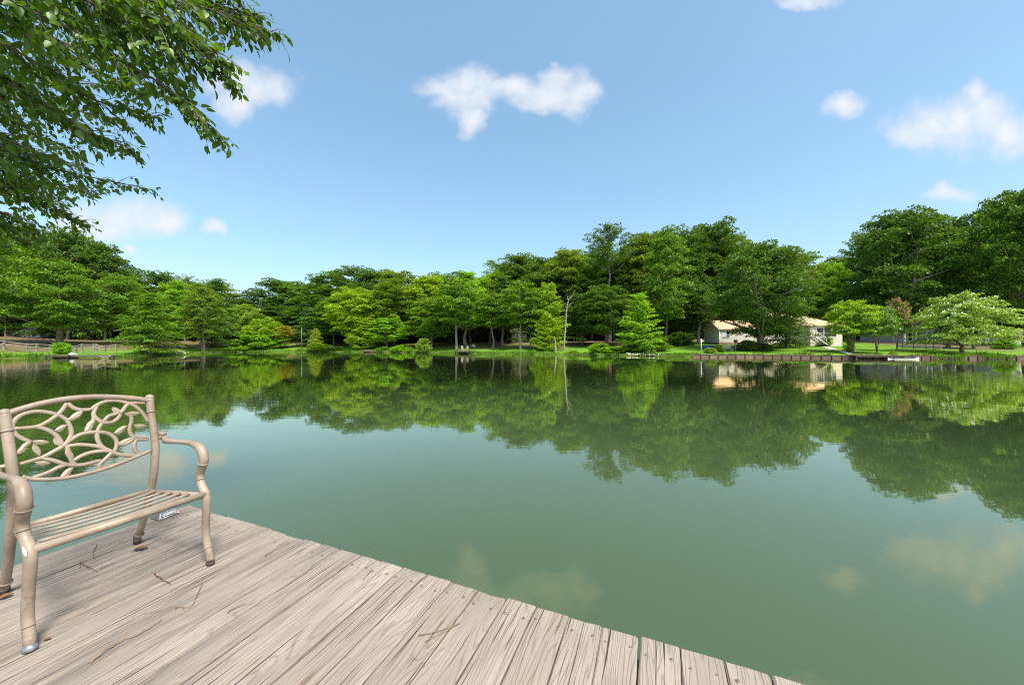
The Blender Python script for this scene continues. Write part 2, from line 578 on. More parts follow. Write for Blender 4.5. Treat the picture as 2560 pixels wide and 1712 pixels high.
def trunk_mesh(name, r, H, base, rad, boughs, limbs=9, top=0.85, fork=False):
    mb = MB()
    n = 9
    wob = r.normal(0, 0.02 * H * 0.3, (n, 2))
    wob[0] = 0
    pts = [Vector((wob[i, 0], wob[i, 1], -0.6 + (H * top + 0.6) * i / (n - 1))) for i in range(n)]
    rr = [rad * (1.0 - 0.86 * (i / (n - 1)) ** 0.9) for i in range(n)]
    rr[0] = rad * 1.5
    mb.tube(smooth_path(pts, 3), list(np.interp(np.linspace(0, 1, (n - 1) * 3 + 1), np.linspace(0, 1, n), rr)), 8)
    idx = r.permutation(len(boughs))[:limbs]
    for i in idx:
        c, out, sz = boughs[i]
        z0 = max(base * 0.75, c[2] - np.hypot(c[0], c[1]) * r.uniform(0.5, 0.9))
        z0 = min(z0, H * top * 0.93)
        t = (z0 + 0.6) / (H * top + 0.6)
        p0 = pts[0].lerp(pts[-1], t)
        j = min(n - 2, int(t * (n - 1)))
        p0 = pts[j].lerp(pts[j + 1], t * (n - 1) - j)
        p2 = Vector(c)
        p1 = p0.lerp(p2, 0.55) + Vector((0, 0, -0.08 * (p2 - p0).length))
        r0 = rad * (1.0 - 0.86 * t ** 0.9) * 0.6
        mb.tube(smooth_path([p0, p1, p2], 4), list(np.linspace(r0, r0 * 0.2, 9)), 5)
    return mb.mesh(name)


PROTO = {}


def proto(kind, var=0):
    key = (kind, var)
    if key in PROTO:
        return PROTO[key]
    r = np.random.default_rng(hash(kind) % 1 + sum(ord(ch) for ch in kind) * 13 + var * 101)
    fl = None
    if kind == 'broad':
        H, Wd, base, rad = 18.0, 12.0, 4.0, 0.34
        env = lambda t: 6.0 * (math.sin(PI * min(1, (t * 0.86 + 0.10))) ** 0.6) * (1 - 0.18 * t)
        C, D, Nn, B = crown_points(r, H - 0.4, env, 135, 1.25, 100, base, 0.45, 0.4, 1.35)
        ls = (0.42, 0.26)
    elif kind == 'spread':
        H, Wd, base, rad = 15.0, 15.0, 2.2, 0.36
        env = lambda t: 7.4 * (max(0.02, 1 - t ** 2.3) ** 0.62) * (0.26 + 0.74 * min(1, t * 2.2))
        C, D, Nn, B = crown_points(r, H - 0.4, env, 165, 1.2, 100, base, 0.4, 0.5, 1.5)
        ls = (0.40, 0.22)
    elif kind == 'oval':
        H, Wd, base, rad = 20.0, 8.5, 4.5, 0.26
        env = lambda t: 4.2 * (math.sin(PI * min(1, t * 0.85 + 0.12)) ** 0.7)
        C, D, Nn, B = crown_points(r, H - 0.4, env, 125, 1.1, 95, base, 0.5, 0.5, 1.4)
        ls = (0.40, 0.24)
    elif kind == 'cone':
        H, Wd, base, rad = 15.0, 9.0, 0.6, 0.22
        env = lambda t: 4.5 * (1 - t) ** 0.75 * (0.55 + 0.45 * min(1, t * 6)) + 0.25
        C, D, Nn, B = crown_points(r, H - 0.3, env, 150, 0.95, 95, base, 0.3, 0.55, 1.9, 0.3, 0.05)
        ls = (0.36, 0.17)
    elif kind == 'pine':
        H, Wd, base, rad = 24.0, 9.5, 16.0, 0.30
        env = lambda t: 4.7 * (math.sin(PI * min(1, t * 0.75 + 0.2)) ** 0.8)
        C, D, Nn, B = crown_points(r, H - 0.3, env, 62, 0.85, 115, base, 0.6, 0.2, 1.5, 0.3, 0.35)
        ls = (0.34, 0.16)
    elif kind == 'airy':
        H, Wd, base, rad = 20.0, 10.0, 7.0, 0.24
        env = lambda t: 5.0 * (math.sin(PI * min(1, t * 0.8 + 0.15)) ** 0.7)
        C, D, Nn, B = crown_points(r, H - 0.3, env, 85, 0.95, 85, base, 0.55, 0.3, 1.7, 0.3, 0.35)
        ls = (0.36, 0.2)
    elif kind == 'young':
        H, Wd, base, rad = 11.0, 7.0, 0.8, 0.13
        env = lambda t: 3.5 * (0.75 * (1 - t) ** 0.8 + 0.25 * (1 - t)) * (0.7 + 0.3 * min(1, t * 4)) + 0.2
        C, D, Nn, B = crown_points(r, H - 0.2, env, 95, 0.85, 85, base, 0.35, 0.3, 1.8, 0.25, 0.30)
        ls = (0.36, 0.19)
    elif kind == 'slim':
        H, Wd, base, rad = 14.0, 5.5, 5.5, 0.17
        env = lambda t: 2.7 * (math.sin(PI * min(1, t * 0.8 + 0.14)) ** 0.7)
        C, D, Nn, B = crown_points(r, H - 0.2, env, 62, 0.9, 85, base, 0.4, 0.5, 1.6)
        ls = (0.38, 0.22)
    elif kind == 'shrub':
        H, Wd, base, rad = 3.0, 3.6, 0.1, 0.05
        env = lambda t: 1.8 * (max(0.02, 1 - t ** 2.2) ** 0.5) * (0.85 + 0.15 * min(1, t * 5))
        C, D, Nn, B = crown_points(r, H - 0.1, env, 70, 0.42, 70, base, 0.6, 0.2, 1.3, 0.3, 0.5)
        ls = (0.24, 0.12)
    elif kind == 'weed':
        H, Wd, base, rad = 1.2, 2.6, 0.05, 0.02
        env = lambda t: 1.3 * (1 - t) ** 0.6
        C, D, Nn, B = crown_points(r, H - 0.1, env, 34, 0.3, 46, base, 0.8, 0.1, 1.3, 0.5, 0.8)
        D[:, 2] += 0.9
        ls = (0.30, 0.10)
    elif kind == 'hedge':
        H, Wd, base, rad = 1.6, 2.9, 0.05, 0.06
        env = lambda t: 1.38 * (max(0.02, 1 - abs(2 * t - 1) ** 3.0) ** 0.45)
        C, D, Nn, B = crown_points(r, H - 0.08, env, 150, 0.22, 60, base, 0.6, 0.1, 1.1, 0.2, 0.3)
        ls = (0.11, 0.07)
    elif kind == 'layered':
        H, Wd, base, rad = 6.6, 15.0, 1.3, 0.26
        env = lambda t: 7.4 * (max(0.02, 1 - t ** 3.2) ** 0.8) * (0.84 + 0.16 * min(1, t * 3))
        C, D, Nn, B = crown_points(r, H - 0.2, env, 170, 0.85, 90, base, 0.12, 0.16, 2.3, 0.25, -0.04)
        ls = (0.30, 0.17)
        k2 = (r.random(len(C)) < 0.025 + 0.085 * (C[:, 2] > 4.0)) & (Nn[:, 2] > 0.2)
        fl = (C[k2] + np.array([0, 0, 0.10]), r.normal(0, 1, (k2.sum(), 3)) * np.array([1, 1, 0.2]), np.array([[0, 0, 1.0]]) + r.normal(0, 0.25, (k2.sum(), 3)))
    elif kind == 'vase':
        H, Wd, base, rad = 6.4, 8.6, 2.5, 0.13
        env = lambda t: 4.2 * (max(0.02, 1 - t ** 2.5) ** 0.6) * (0.7 + 0.3 * min(1, t * 3))
        C, D, Nn, B = crown_points(r, H - 0.2, env, 110, 0.7, 85, base, 0.3, 0.25, 1.7, 0.25, 0.1)
        ls = (0.28, 0.16)
        k2 = (r.random(len(C)) < (0.22 if var == 2 else 0.03)) & (Nn[:, 2] > 0.2)
        fl = (C[k2] + np.array([0, 0, 0.10]), r.normal(0, 1, (k2.sum(), 3)) * np.array([1, 1, 0.2]), np.array([[0, 0, 1.0]]) + r.normal(0, 0.25, (k2.sum(), 3)))
    N = len(C)
    ls = (ls[0] * 0.84, ls[1] * 0.84)
    sc = r.uniform(0.65, 1.35, N)
    V, F = leaf_cards(C, D, Nn, ls[0] * sc, ls[1] * sc * 1.3)
    crown = mesh_from_arrays(kind + '_crown', V, F)
    if kind == 'vase':
        mb = MB()
        for i in range(7):
            az = 2 * PI * i / 7 + r.normal(0, 0.2)
            e = r.uniform(0.8, 1.6)
            o = Vector((math.cos(az), math.sin(az), 0))
            mb.tube(smooth_path([o * 0.08 + Vector((0, 0, -0.3)), o * 0.22 + Vector((0, 0, 0.9)), o * e * 0.7 + Vector((0, 0, 2.3)), o * e * 1.5 + Vector((0, 0, 4.0))], 4), list(np.linspace(0.12, 0.03, 13)), 6)
        trunk = mb.mesh('vase_trunk')
    elif kind == 'layered':
        mb = MB()
        mb.tube([(0, 0, -0.4), (0.02, 0, 0.1), (-0.05, 0.05, 0.7)], [0.55, 0.42, 0.36], 9)
        for i in range(8):
            az = 2 * PI * i / 8 + r.normal(0, 0.25)
            e = r.uniform(1.6, 4.6)
            o = Vector((math.cos(az), math.sin(az), 0))
            mb.tube(smooth_path([o * 0.1 + Vector((0, 0, 0.4)), o * 0.5 + Vector((0, 0, 1.2)), o * e * 0.7 + Vector((0, 0, 2.4)), o * e + Vector((0, 0, 4.2))], 4), list(np.linspace(0.2, 0.04, 13)), 6)
        trunk = mb.mesh('layered_trunk')
    else:
        trunk = trunk_mesh(kind + '_trunk', r, H, base, rad, B, 6 if kind in ('shrub', 'weed', 'hedge') else 14, 0.55 if kind in ('shrub', 'weed', 'hedge') else 0.88)
    trunk.materials.append(M['bark'])
    crown.materials.append(M['mid'])
    flm = None
    if fl:
        n = len(fl[0])
        V, F = leaf_cards(fl[0], fl[1], fl[2], np.full(n, 0.31), np.full(n, 0.29), 0.05)
        flm = mesh_from_arrays(kind + '_blossom', V, F, M['blossom'])
    V = np.array([v.co for v in crown.vertices])
    wd = np.percentile(np.hypot(V[:, 0], V[:, 1]), 97) * 2
    PROTO[key] = (trunk, crown, flm, np.percentile(V[:, 2], 99.7), wd)
    return PROTO[key]


def put(o, parent, mat=None):
    col.objects.link(o)
    o.parent = parent
    if mat is not None:
        o.material_slots[0].link = 'OBJECT'
        o.material_slots[0].material = mat
    return o


def tree(kind, px, Y, top, width, mat, label, cat='tree', group=None, name='broadleaf_tree', bark='bark', var=None, base_z=None, rot=None, flowers=True, thick=1.0, fork=0.0):
    """a tree rooted Y metres out, its top at photo height `top`, its crown `width` photo pixels wide"""
    trunk, crown, flm, Hh, Wd = proto(kind, random.randrange(3) if var is None else var)
    loc = on(px, Y)
    if base_z is not None:
        loc.z = base_z
    Ht = CAM_Z - (top - 856) / FPX * Y - loc.z
    # off-axis things look wider in a flat picture plane
    ax = abs(px - 1280) / FPX
    sx = width / FPX * Y / math.sqrt(1 + ax * ax) * (1 + 0.0) / Wd
    e = empty(name, loc, label, cat, group)
    e.rotation_euler = (0, 0, random.uniform(0, 2 * PI) if rot is None else rot)
    e.scale = (sx, sx, Ht / Hh)
    t = bpy.data.objects.new('trunk' if cat == 'tree' else 'stem', trunk)
    put(t, e, M[bark])
    if thick != 1.0:
        t.scale = (thick, thick, 1)
    if fork:
        t2 = bpy.data.objects.new('trunk', trunk)
        put(t2, e, M[bark])
        t2.scale = (thick * 0.8, thick * 0.8, 0.85)
        t2.rotation_euler = (0, fork, 1.3)
        t.rotation_euler = (0, -fork * 0.5, 0)
    put(bpy.data.objects.new('crown' if cat == 'tree' else 'foliage', crown), e, M[mat])
    if flm is not None and flowers:
        put(bpy.data.objects.new('blossom', flm), e, M['blossom'] if flowers is True else M[flowers])
    return e


# ------------------------------------------------------------------ the far woods: skyline rows
SKYX = [-400, 0, 100, 165, 240, 300, 340, 430, 480, 540, 575, 600, 650, 700, 760, 810, 860, 960, 1040, 1070, 1150, 1215, 1260, 1300, 1340, 1400, 1440, 1500, 1540, 1600, 1680, 1740,
        1780, 1850, 1890, 1950, 2010, 2050, 2100, 2130, 2170, 2230, 2300, 2380, 2420, 2450, 2520, 2560, 3000]
SKYY = [520, 545, 580, 570, 605, 650, 672, 690, 695, 705, 722, 735, 712, 704, 700, 688, 668, 668, 690, 688, 670, 680, 648, 634, 642, 625, 640, 610, 605, 580, 590, 570,
        562, 585, 612, 615, 645, 660, 645, 600, 560, 535, 530, 535, 525, 510, 490, 478, 440]


def skyline(px):
    return float(np.interp(px, SKYX, SKYY))


def back_depth(px):
    return float(np.interp(px, [-300, 200, 400, 560, 700, 1000, 1300, 1600, 1900, 2300, 2800], [82, 86, 100, 112, 116, 112, 103, 98, 100, 92, 84]))


def region(px):
    if px < 560:
        return 'left bank', 'woodland trees massed behind the fenced lawn on the left bank'
    if px < 1200:
        return 'far shore', 'woodland trees massed behind the far shore across the lake'
    if px < 1760:
        return 'right of centre', 'woodland trees massed behind the bare dead trunk'
    return 'house', 'woodland trees massed behind the cream house and the dogwood'


GLAB = {
    'left bank': 'woodland tree standing deep in the dark wood behind the fenced left lawn',
    'far shore': 'woodland tree standing deep in the wood that closes the far shore',
    'right of centre': 'woodland tree standing deep in the tall wood behind the bare dead trunk',
    'house': 'woodland tree standing deep in the wood behind the cream house and dogwood'}
px = -230
i = 0
while px < 2800:
    reg, grp = region(px)
    Yb = back_depth(px) + random.uniform(-3, 5)
    kinds = ['broad', 'broad', 'oval', 'oval', 'pine', 'airy']
    kd = kinds[i % 6] if random.random() < 0.8 else 'broad'
    wpx = {'broad': 165, 'oval': 125, 'pine': 120, 'airy': 125}[kd] * random.uniform(0.85, 1.2)
    tree(kd, px, Yb, skyline(px) + random.uniform(-4, 16), wpx, random.choice(['dark', 'deep', 'dark', 'mid', 'olive' if kd != 'pine' else 'deep']), GLAB[reg], group=grp, name='woodland_tree')
    # a second, lower one in front
    q = px + random.uniform(15, 35)
    Yc = back_depth(q) - random.uniform(7, 11)
    tree(random.choice(['broad', 'broad', 'oval', 'cone']), q, Yc, skyline(q) + random.uniform(28, 75), random.uniform(120, 165), random.choice(['dark', 'mid', 'mid', 'deep', 'olive', 'bright']), GLAB[region(q)[0]], group=region(q)[1], name='woodland_tree')
    px += random.uniform(44, 60)
    i += 1
px = -220
while px < 2780:
    reg, grp = region(px)
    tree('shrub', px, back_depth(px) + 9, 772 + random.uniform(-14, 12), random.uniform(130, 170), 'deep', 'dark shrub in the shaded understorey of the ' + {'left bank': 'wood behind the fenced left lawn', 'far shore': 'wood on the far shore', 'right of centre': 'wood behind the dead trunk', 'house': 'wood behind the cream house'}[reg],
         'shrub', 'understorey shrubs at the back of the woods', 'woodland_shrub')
    px += random.uniform(62, 80)
# shady undergrowth that closes the wood floor
px = -200
while px < 2760:
    Yu = back_depth(px) - random.uniform(2, 6)
    reg, grp = region(px)
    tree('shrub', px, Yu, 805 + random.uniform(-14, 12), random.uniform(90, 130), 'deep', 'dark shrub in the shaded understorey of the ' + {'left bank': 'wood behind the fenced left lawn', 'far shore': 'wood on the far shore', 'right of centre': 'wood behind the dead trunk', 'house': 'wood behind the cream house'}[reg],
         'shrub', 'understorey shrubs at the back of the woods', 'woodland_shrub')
    px += random.uniform(48, 62)

# ------------------------------------------------------------------ trees one can single out
T = [
    # kind, px, Y, top, width, mat, label, extra
    ('broad', -30, 60, 560, 300, 'mid', 'tall mid green tree at the left edge of the photo behind the fence', {}),
    ('broad', -175, 27, 430, 500, 'mid', 'near leafy tree at the left edge of the photo below the overhanging branches', {'var': 1}),
    ('broad', 168, 76, 572, 190, 'dark', 'tallest dark round-topped tree rising behind the left bank', {}),
    ('broad', 150, 63, 655, 250, 'mid', 'broad spreading tree with a thick dark trunk behind the clipped round bush', {'thick': 1.8}),
    ('oval', 262, 80, 612, 150, 'dark', 'dark green tree shouldering right of the tallest tree on the left bank', {}),
    ('broad', 305, 72, 690, 170, 'mid', 'mid green tree between the broad spreading tree and the feathery fir-like one', {}),
    ('cone', 378, 60, 735, 185, 'mid', 'feathery mid green tree with layered boughs down to the water right of the grey fence', {'var': 0}),
    ('airy', 462, 92, 688, 100, 'olive', 'thin open-topped tree standing out against the sky on the left bank', {}),
    ('oval', 440, 74, 705, 120, 'bright', 'fresh green tree just behind the feathery waterside tree', {}),
    ('cone', 542, 82, 698, 125, 'dark', 'dark pointed tree at the right end of the left wood', {'var': 1}),
    ('oval', 508, 73, 720, 125, 'olive', 'brownish green tree with a forked trunk near the white hoop on the bank', {'thick': 1.5, 'fork': 0.2}),
    ('broad', 610, 96, 762, 105, 'pale', 'pale grey-green willowy tree in the far left corner of the lake', {}),
    ('shrub', 660, 88, 795, 110, 'yellow', 'big yellow-green rounded bush in the far left corner of the lake', {'cat': 'shrub'}),
    ('shrub', 645, 86, 825, 150, 'bright', 'low bright green thicket in front of the yellow-green rounded bush', {'cat': 'shrub'}),
    ('slim', 712, 88, 815, 55, 'rust', 'small yellowish orange sapling at the edge of the dark gap', {}),
    ('cone', 778, 92, 770, 95, 'blue', 'bluish green conifer behind the thin white pole', {'var': 2}),
    ('cone', 789, 85, 822, 40, 'gold', 'thin yellowish sapling right beside the white pole', {'var': 0}),
    ('oval', 835, 94, 745, 120, 'mid', 'leaning mid green tree between the bluish conifer and the yellow-green tree', {}),
    ('broad', 893, 90, 722, 150, 'yellow', 'large yellow-green tree left of the middle of the far shore', {}),
    ('oval', 985, 92, 700, 130, 'olive', 'olive tree with a feathery top above the middle of the far shore', {}),
    ('broad', 968, 86, 795, 110, 'bright', 'bright green tree on two thin pale trunks above the small raft', {'bark': 'pale_bark', 'fork': 0.22, 'thick': 0.8}),
    ('young', 905, 85, 800, 85, 'yellow', 'yellow-green spray of leaves overhanging the bank left of the small raft', {}),
    ('broad', 1080, 84, 745, 130, 'mid', 'mid green tree above the round grey-green waterside bush', {}),
    ('oval', 1075, 95, 690, 125, 'yellow', 'light yellow-green crown in the second row above the round waterside bush', {}),
    ('slim', 1141, 77, 700, 125, 'mid', 'slender tree on a pale straight trunk left of the little dock with two chairs', {'bark': 'pale_bark', 'thick': 1.5}),
    ('oval', 1166, 86, 680, 105, 'bright', 'tree on a thick grey trunk behind the little dock with two chairs', {'bark': 'pale_bark', 'thick': 1.9}),
    ('slim', 1231, 77, 735, 105, 'mid', 'tall slim tree on a thin pale trunk right of the little dock with two chairs', {'bark': 'pale_bark', 'thick': 1.2}),
    ('oval', 1225, 92, 690, 120, 'bright', 'fresh green tall tree in the second row above the slim pale trunk', {}),
    ('oval', 1257, 82, 690, 100, 'dark', 'dark trunked tree just left of the brown-roofed shelter', {'bark': 'bark', 'thick': 1.5}),
    ('slim', 1302, 72, 705, 110, 'mid', 'tree on a grey trunk in front of the brown-roofed shelter', {'bark': 'pale_bark', 'thick': 1.3}),
    ('slim', 1326, 73, 775, 70, 'dark', 'small dark crowned tree just right of the brown-roofed shelter', {'bark': 'pale_bark', 'thick': 1.2}),
    ('oval', 1295, 93, 640, 140, 'dark', 'tall dark tree rising behind the brown-roofed shelter', {}),
    ('oval', 1420, 92, 628, 130, 'olive', 'tall olive tree rising behind the bare dead trunk', {}),
    ('young', 1372, 71, 708, 95, 'yellow', 'yellow-green tree just left of the bare dead trunk', {'var': 0}),
    ('young', 1362, 69, 790, 62, 'yellow', 'small golden green tree under the yellow-green one by the dead trunk', {'var': 1}),
    ('pine', 1522, 82, 560, 125, 'dark', 'tall umbrella-topped pine standing above all its neighbours', {'name': 'pine_tree', 'var': 0, 'thick': 1.5}),
    ('broad', 1515, 72, 715, 145, 'dark', 'dark leafy tree on the bank between the dead trunk and the bright young tree', {'thick': 1.4}),
    ('broad', 1455, 76, 735, 110, 'deep', 'very dark tree in the shade right behind the dead trunk', {}),
    ('young', 1597, 62, 733, 118, 'bright', 'bright green young tree with upward branches standing at the water', {'var': 2, 'bark': 'pale_bark'}),
    ('oval', 1665, 74, 572, 125, 'mid', 'tall vine-covered tree right behind the bright young tree', {'thick': 1.3}),
    ('oval', 1615, 86, 585, 120, 'olive', 'tall open tree between the umbrella pine and the vine-covered tree', {}),
    ('broad', 1720, 78, 700, 130, 'deep', 'shadowy dark tree left of the cream house', {}),
    ('broad', 1785, 92, 560, 210, 'dark', 'wide dark crown on the skyline left of the big tree by the house', {}),
    ('slim', 1748, 74, 720, 110, 'dark', 'tall tree with a thick grey trunk beside the gable of the cream house', {'bark': 'pale_bark', 'thick': 2.2}),
    ('spread', 1905, 60, 612, 285, 'deep', 'huge spreading dark tree standing in front of the cream house', {'thick': 1.7, 'name': 'broadleaf_tree', 'var': 1}),
    ('cone', 1966, 63, 690, 125, 'deep', 'low-branched dark tree merging with the right side of the huge tree by the house', {'var': 1, 'name': 'broadleaf_tree'}),
    ('broad', 2080, 86, 655, 120, 'bright', 'lighter green tree in the gap right of the huge tree by the house', {}),
    ('broad', 2255, 74, 528, 300, 'dark', 'broad tree with a forked pale trunk rising above the pink crape myrtle', {'thick': 1.3, 'bark': 'pale_bark', 'var': 2, 'fork': 0.3}),
    ('oval', 2375, 72, 570, 150, 'dark', 'dark tree filling the gap between the forked tree and the far right tree', {}),
    ('broad', 2565, 63, 470, 330, 'deep', 'tallest dark tree at the right edge of the photo', {'thick': 1.4}),
    ('broad', 2480, 78, 640, 180, 'mid', 'leafy tree behind the white flowering dogwood', {}),
    ('slim', 2370, 60, 770, 120, 'deep', 'dark thick trunked tree behind the white flowering dogwood', {'thick': 3.0}),
    ('slim', 2440, 58, 775, 110, 'deep', 'dark trunked tree right behind the short trunk of the flowering dogwood', {'thick': 2.4}),
    ('vase', 2132, 53.5, 752, 150, 'yellow', 'yellow-green crape myrtle with several trunks by the retaining wall', {'flowers': False, 'name': 'crape_myrtle', 'var': 0}),
    ('vase', 2192, 52.5, 768, 120, 'mid', 'green crape myrtle with fanned thin trunks left of the dogwood', {'flowers': True, 'name': 'crape_myrtle', 'var': 1}),
    ('vase', 2243, 55, 748, 90, 'mid', 'crape myrtle with pink blossom between the green crape myrtles and the dogwood', {'flowers': 'pink', 'name': 'crape_myrtle', 'var': 2}),
    ('layered', 2405, 52, 735, 310, 'pale', 'wide flat-topped dogwood covered in white blossom', {'name': 'dogwood_tree', 'var': 0}),
]
for kd, px, Y, top, wd, mt, lab, ex in T:
    ex = dict(ex)
    cat = ex.pop('cat', 'tree')
    nm = ex.pop('name', 'broadleaf_tree' if cat == 'tree' else 'shrub')
    if kd == 'cone' and nm == 'broadleaf_tree':
        nm = 'feathery_tree'
    if kd in ('young',) and nm == 'broadleaf_tree':
        nm = 'young_tree'
    tree(kd, px, Y, top, wd, M and mt, lab, cat, 'trees one can tell apart round the lake' if cat == 'tree' else 'bushes along the lake shore', nm, **ex)

S = [
    ('hedge', 153, 55, 856, 56, 'bright', 'clipped round green bush on the lawn by the left fence', 'clipped_bush'),
    ('shrub', 1060, 76, 846, 42, 'pale', 'round grey-green bush standing alone at the far waterline', 'shrub'),
    ('weed', 1000, 79.5, 862, 46, 'bright', 'bright green clump of weeds between the raft and the round bush', 'weed_clump'),
    ('weed', 960, 81, 866, 32, 'mid', 'low dark weed clump just right of the small raft', 'weed_clump'),
    ('weed', 1025, 78, 868, 20, 'bright', 'little weed clump beside the round grey-green bush', 'weed_clump'),
    ('shrub', 800, 84, 860, 75, 'mid', 'low green bush under the thin white pole', 'shrub'),
    ('shrub', 840, 84.5, 866, 45, 'dark', 'low dark bush right of the thin white pole', 'shrub'),
    ('weed', 612, 83, 866, 130, 'bright', 'bright green mound of ground plants in the far left corner', 'weed_clump'),
    ('weed', 1385, 68, 870, 36, 'bright', 'bright weeds at the foot of the grey stump', 'weed_clump'),
    ('shrub', 1500, 62.5, 858, 62, 'bright', 'leafy waterside bush left of the bright young tree', 'shrub'),
    ('shrub', 1535, 62, 868, 70, 'bright', 'low spreading bush dipping to the water by the bright young tree', 'shrub'),
    ('shrub', 1580, 62.2, 862, 62, 'mid', 'dense green bush at the foot of the bright young tree', 'shrub'),
    ('shrub', 1640, 63, 838, 75, 'mid', 'bigger green bush right of the bright young tree', 'shrub'),
    ('shrub', 1700, 72, 830, 80, 'deep', 'dark bush in the shade left of the cream house', 'shrub'),
    ('shrub', 1775, 56, 869, 34, 'pale', 'straw yellow bush behind the left end of the retaining wall', 'shrub'),
    ('shrub', 1800, 58, 866, 26, 'olive', 'small olive bush right of the straw yellow bush', 'shrub'),
    ('shrub', 1870, 59, 850, 70, 'deep', 'dark clipped shrubs around the foot of the huge tree', 'shrub'),
    ('shrub', 1912, 58.5, 858, 45, 'deep', 'dark low shrub right of the huge tree trunk', 'shrub'),
    ('shrub', 2065, 65, 841, 40, 'mid', 'rounded shrub below the dark screened window', 'shrub'),
    ('young', 2122, 54.5, 833, 34, 'bright', 'small bright green sapling in a pot beside the crape myrtle', 'young_tree'),
    ('weed', 2232, 50.5, 878, 36, 'pale', 'pale ornamental grass clump beside the small dock', 'weed_clump'),
    ('weed', 2335, 50.5, 874, 40, 'mid', 'green iris clump on the retaining wall left of the dogwood', 'weed_clump'),
    ('weed', 2375, 50.2, 880, 40, 'dark', 'dark trailing plants over the wall below the dogwood', 'weed_clump'),
    ('shrub', 2510, 58, 848, 80, 'bright', 'wide green bush right of the dogwood trunk', 'shrub'),
    ('shrub', 2105, 52.2, 884, 26, 'olive', 'dry low bush on the wall by the end of the white path', 'shrub'),
]
for kd, px, Y, top, wd, mt, lab, nm in S:
    is_tree = nm == 'young_tree'
    tree(kd, px, Y, top, wd, mt, lab, 'tree' if is_tree else ('bush' if kd != 'weed' else 'plant'), 'bushes along the lake shore' if not is_tree else None, nm)


# bright grass and weeds fringing the waterline
def fringe():
    C = []
    for i in range(len(SH)):
        a, b = SH[i], SH[(i + 1) % len(SH)]
        if a[1] < 44 or b[1] < 44 or (min(a[0], b[0]) > 26):
            continue
        L = np.hypot(*(b - a))
        n = int(L * 95)
        t = rng.random(n)
        nrm = np.array([b[1] - a[1], a[0] - b[0]]) / L
        off = np.abs(rng.normal(0.15, 0.8, n))
        x = a[0] + (b[0] - a[0]) * t + nrm[0] * off
        y = a[1] + (b[1] - a[1]) * t + nrm[1] * off
        C.append(np.stack([x, y, height(x, y) - 0.03], 1))
    wp = np.array([(27.4, 54.2), (41, 51.5), (46.6, 49.7), (55.2, 49.1), (67.7, 48.0), (86, 45.8)])
    for a, b in zip(wp[:-1], wp[1:]):
        L = np.hypot(*(b - a))
        n = int(L * 40)
        t = rng.random(n)
        dens = (np.sin((a[0] + (b[0] - a[0]) * t) * 0.8) + np.sin((a[0] + (b[0] - a[0]) * t) * 2.3)) > -0.4
        t = t[dens]
        x, y = a[0] + (b[0] - a[0]) * t, a[1] + (b[1] - a[1]) * t + np.abs(rng.normal(0, 0.35, len(t)))
        C.append(np.stack([x, y, height(x, y) + 0.02], 1))
        if a[0] > 50:                                   # trailing plants down the wall's face
            n = int(L * 60)
            t = rng.random(n)
            t = t[np.sin((a[0] + (b[0] - a[0]) * t) * 1.1) > -0.5]
            C.append(np.stack([a[0] + (b[0] - a[0]) * t, a[1] + (b[1] - a[1]) * t - 0.72 - 0.15 * rng.random(len(t)), rng.uniform(0.0, 0.42, len(t))], 1))
    C = np.concatenate(C)
    n = len(C)
    cl = np.sin(C[:, 0] * 0.9) * np.sin(C[:, 0] * 0.37 + 1.2) * 0.5 + 0.5
    cl2 = np.clip(np.sin(C[:, 0] * 0.53 + 2.0) * np.sin(C[:, 0] * 1.31) * np.sin(C[:, 0] * 0.17 + 0.6), 0, 1) ** 1.5
    D = np.stack([rng.normal(0, 0.45, n), rng.normal(0, 0.45, n), np.ones(n)], 1)
    Nn = rng.normal(0, 1, (n, 3))
    V, F = leaf_cards(C, D, Nn, (0.14 + 0.25 * cl + 0.75 * cl2) * rng.uniform(0.5, 1.3, n), np.full(n, 0.11))
    o = bpy.data.objects.new('shore_grass', mesh_from_arrays('shore_grass', V, F, M['reed']))
    o['kind'] = 'stuff'
    tag(o, 'bright green grass and weeds fringing the far waterline', 'grass')
    col.objects.link(o)


fringe()
floating_bits()


# dead trunk, stump, poles
def dead_tree():
    Y = 67.5
    e = empty('dead_tree', on(1410, Y), 'bare grey dead trunk with a forked top at the waterline', 'tree')
    mb = MB()
    pts = [P(x, y, Y) for x, y in ((1409, 886), (1411, 850), (1414, 815), (1416, 780), (1419, 760), (1422, 750))]
    pts[0].z -= 0.3
    mb.tube(smooth_path(pts, 4), list(np.linspace(0.19, 0.085, 21)), 8)
    mb.build('trunk', M['dead_wood'], e)
    for pp in (((1422, 750), (1428, 742), (1435, 732), (1438, 724)), ((1421, 752), (1419, 745), (1418, 738)), ((1421, 768), (1426, 760), (1434, 757))):
        b = MB()
        q = smooth_path([P(x, y, Y + 0.1 * i) for i, (x, y) in enumerate(pp)], 4)
        b.tube(q, list(np.linspace(0.075, 0.025, len(q))), 6)
        b.build('branch', M['dead_wood'], e)
    Y = 67.0
    mb = MB()
    q = smooth_path([P(1389, 889, Y), P(1389, 870, Y), P(1388, 856, Y), P(1386, 841, Y)], 3)
    mb.tube(q, list(np.linspace(0.26, 0.07, len(q))), 8)
    o = mb.build('tree_stump', M['dead_wood'])
    tag(o, 'broken grey stump standing just left of the bare dead trunk', 'stump')
    mb = MB()
    q = smooth_path([P(1789 - 156, 886, 60), P(1635, 878, 60), P(1637, 874, 60)], 3)
    mb.tube(q, list(np.linspace(0.35, 0.2, len(q))), 8)
    o = mb.build('tree_stump', M['dead_wood'])
    tag(o, 'short pale stump on the gravelly bank left of the house lawn', 'stump')


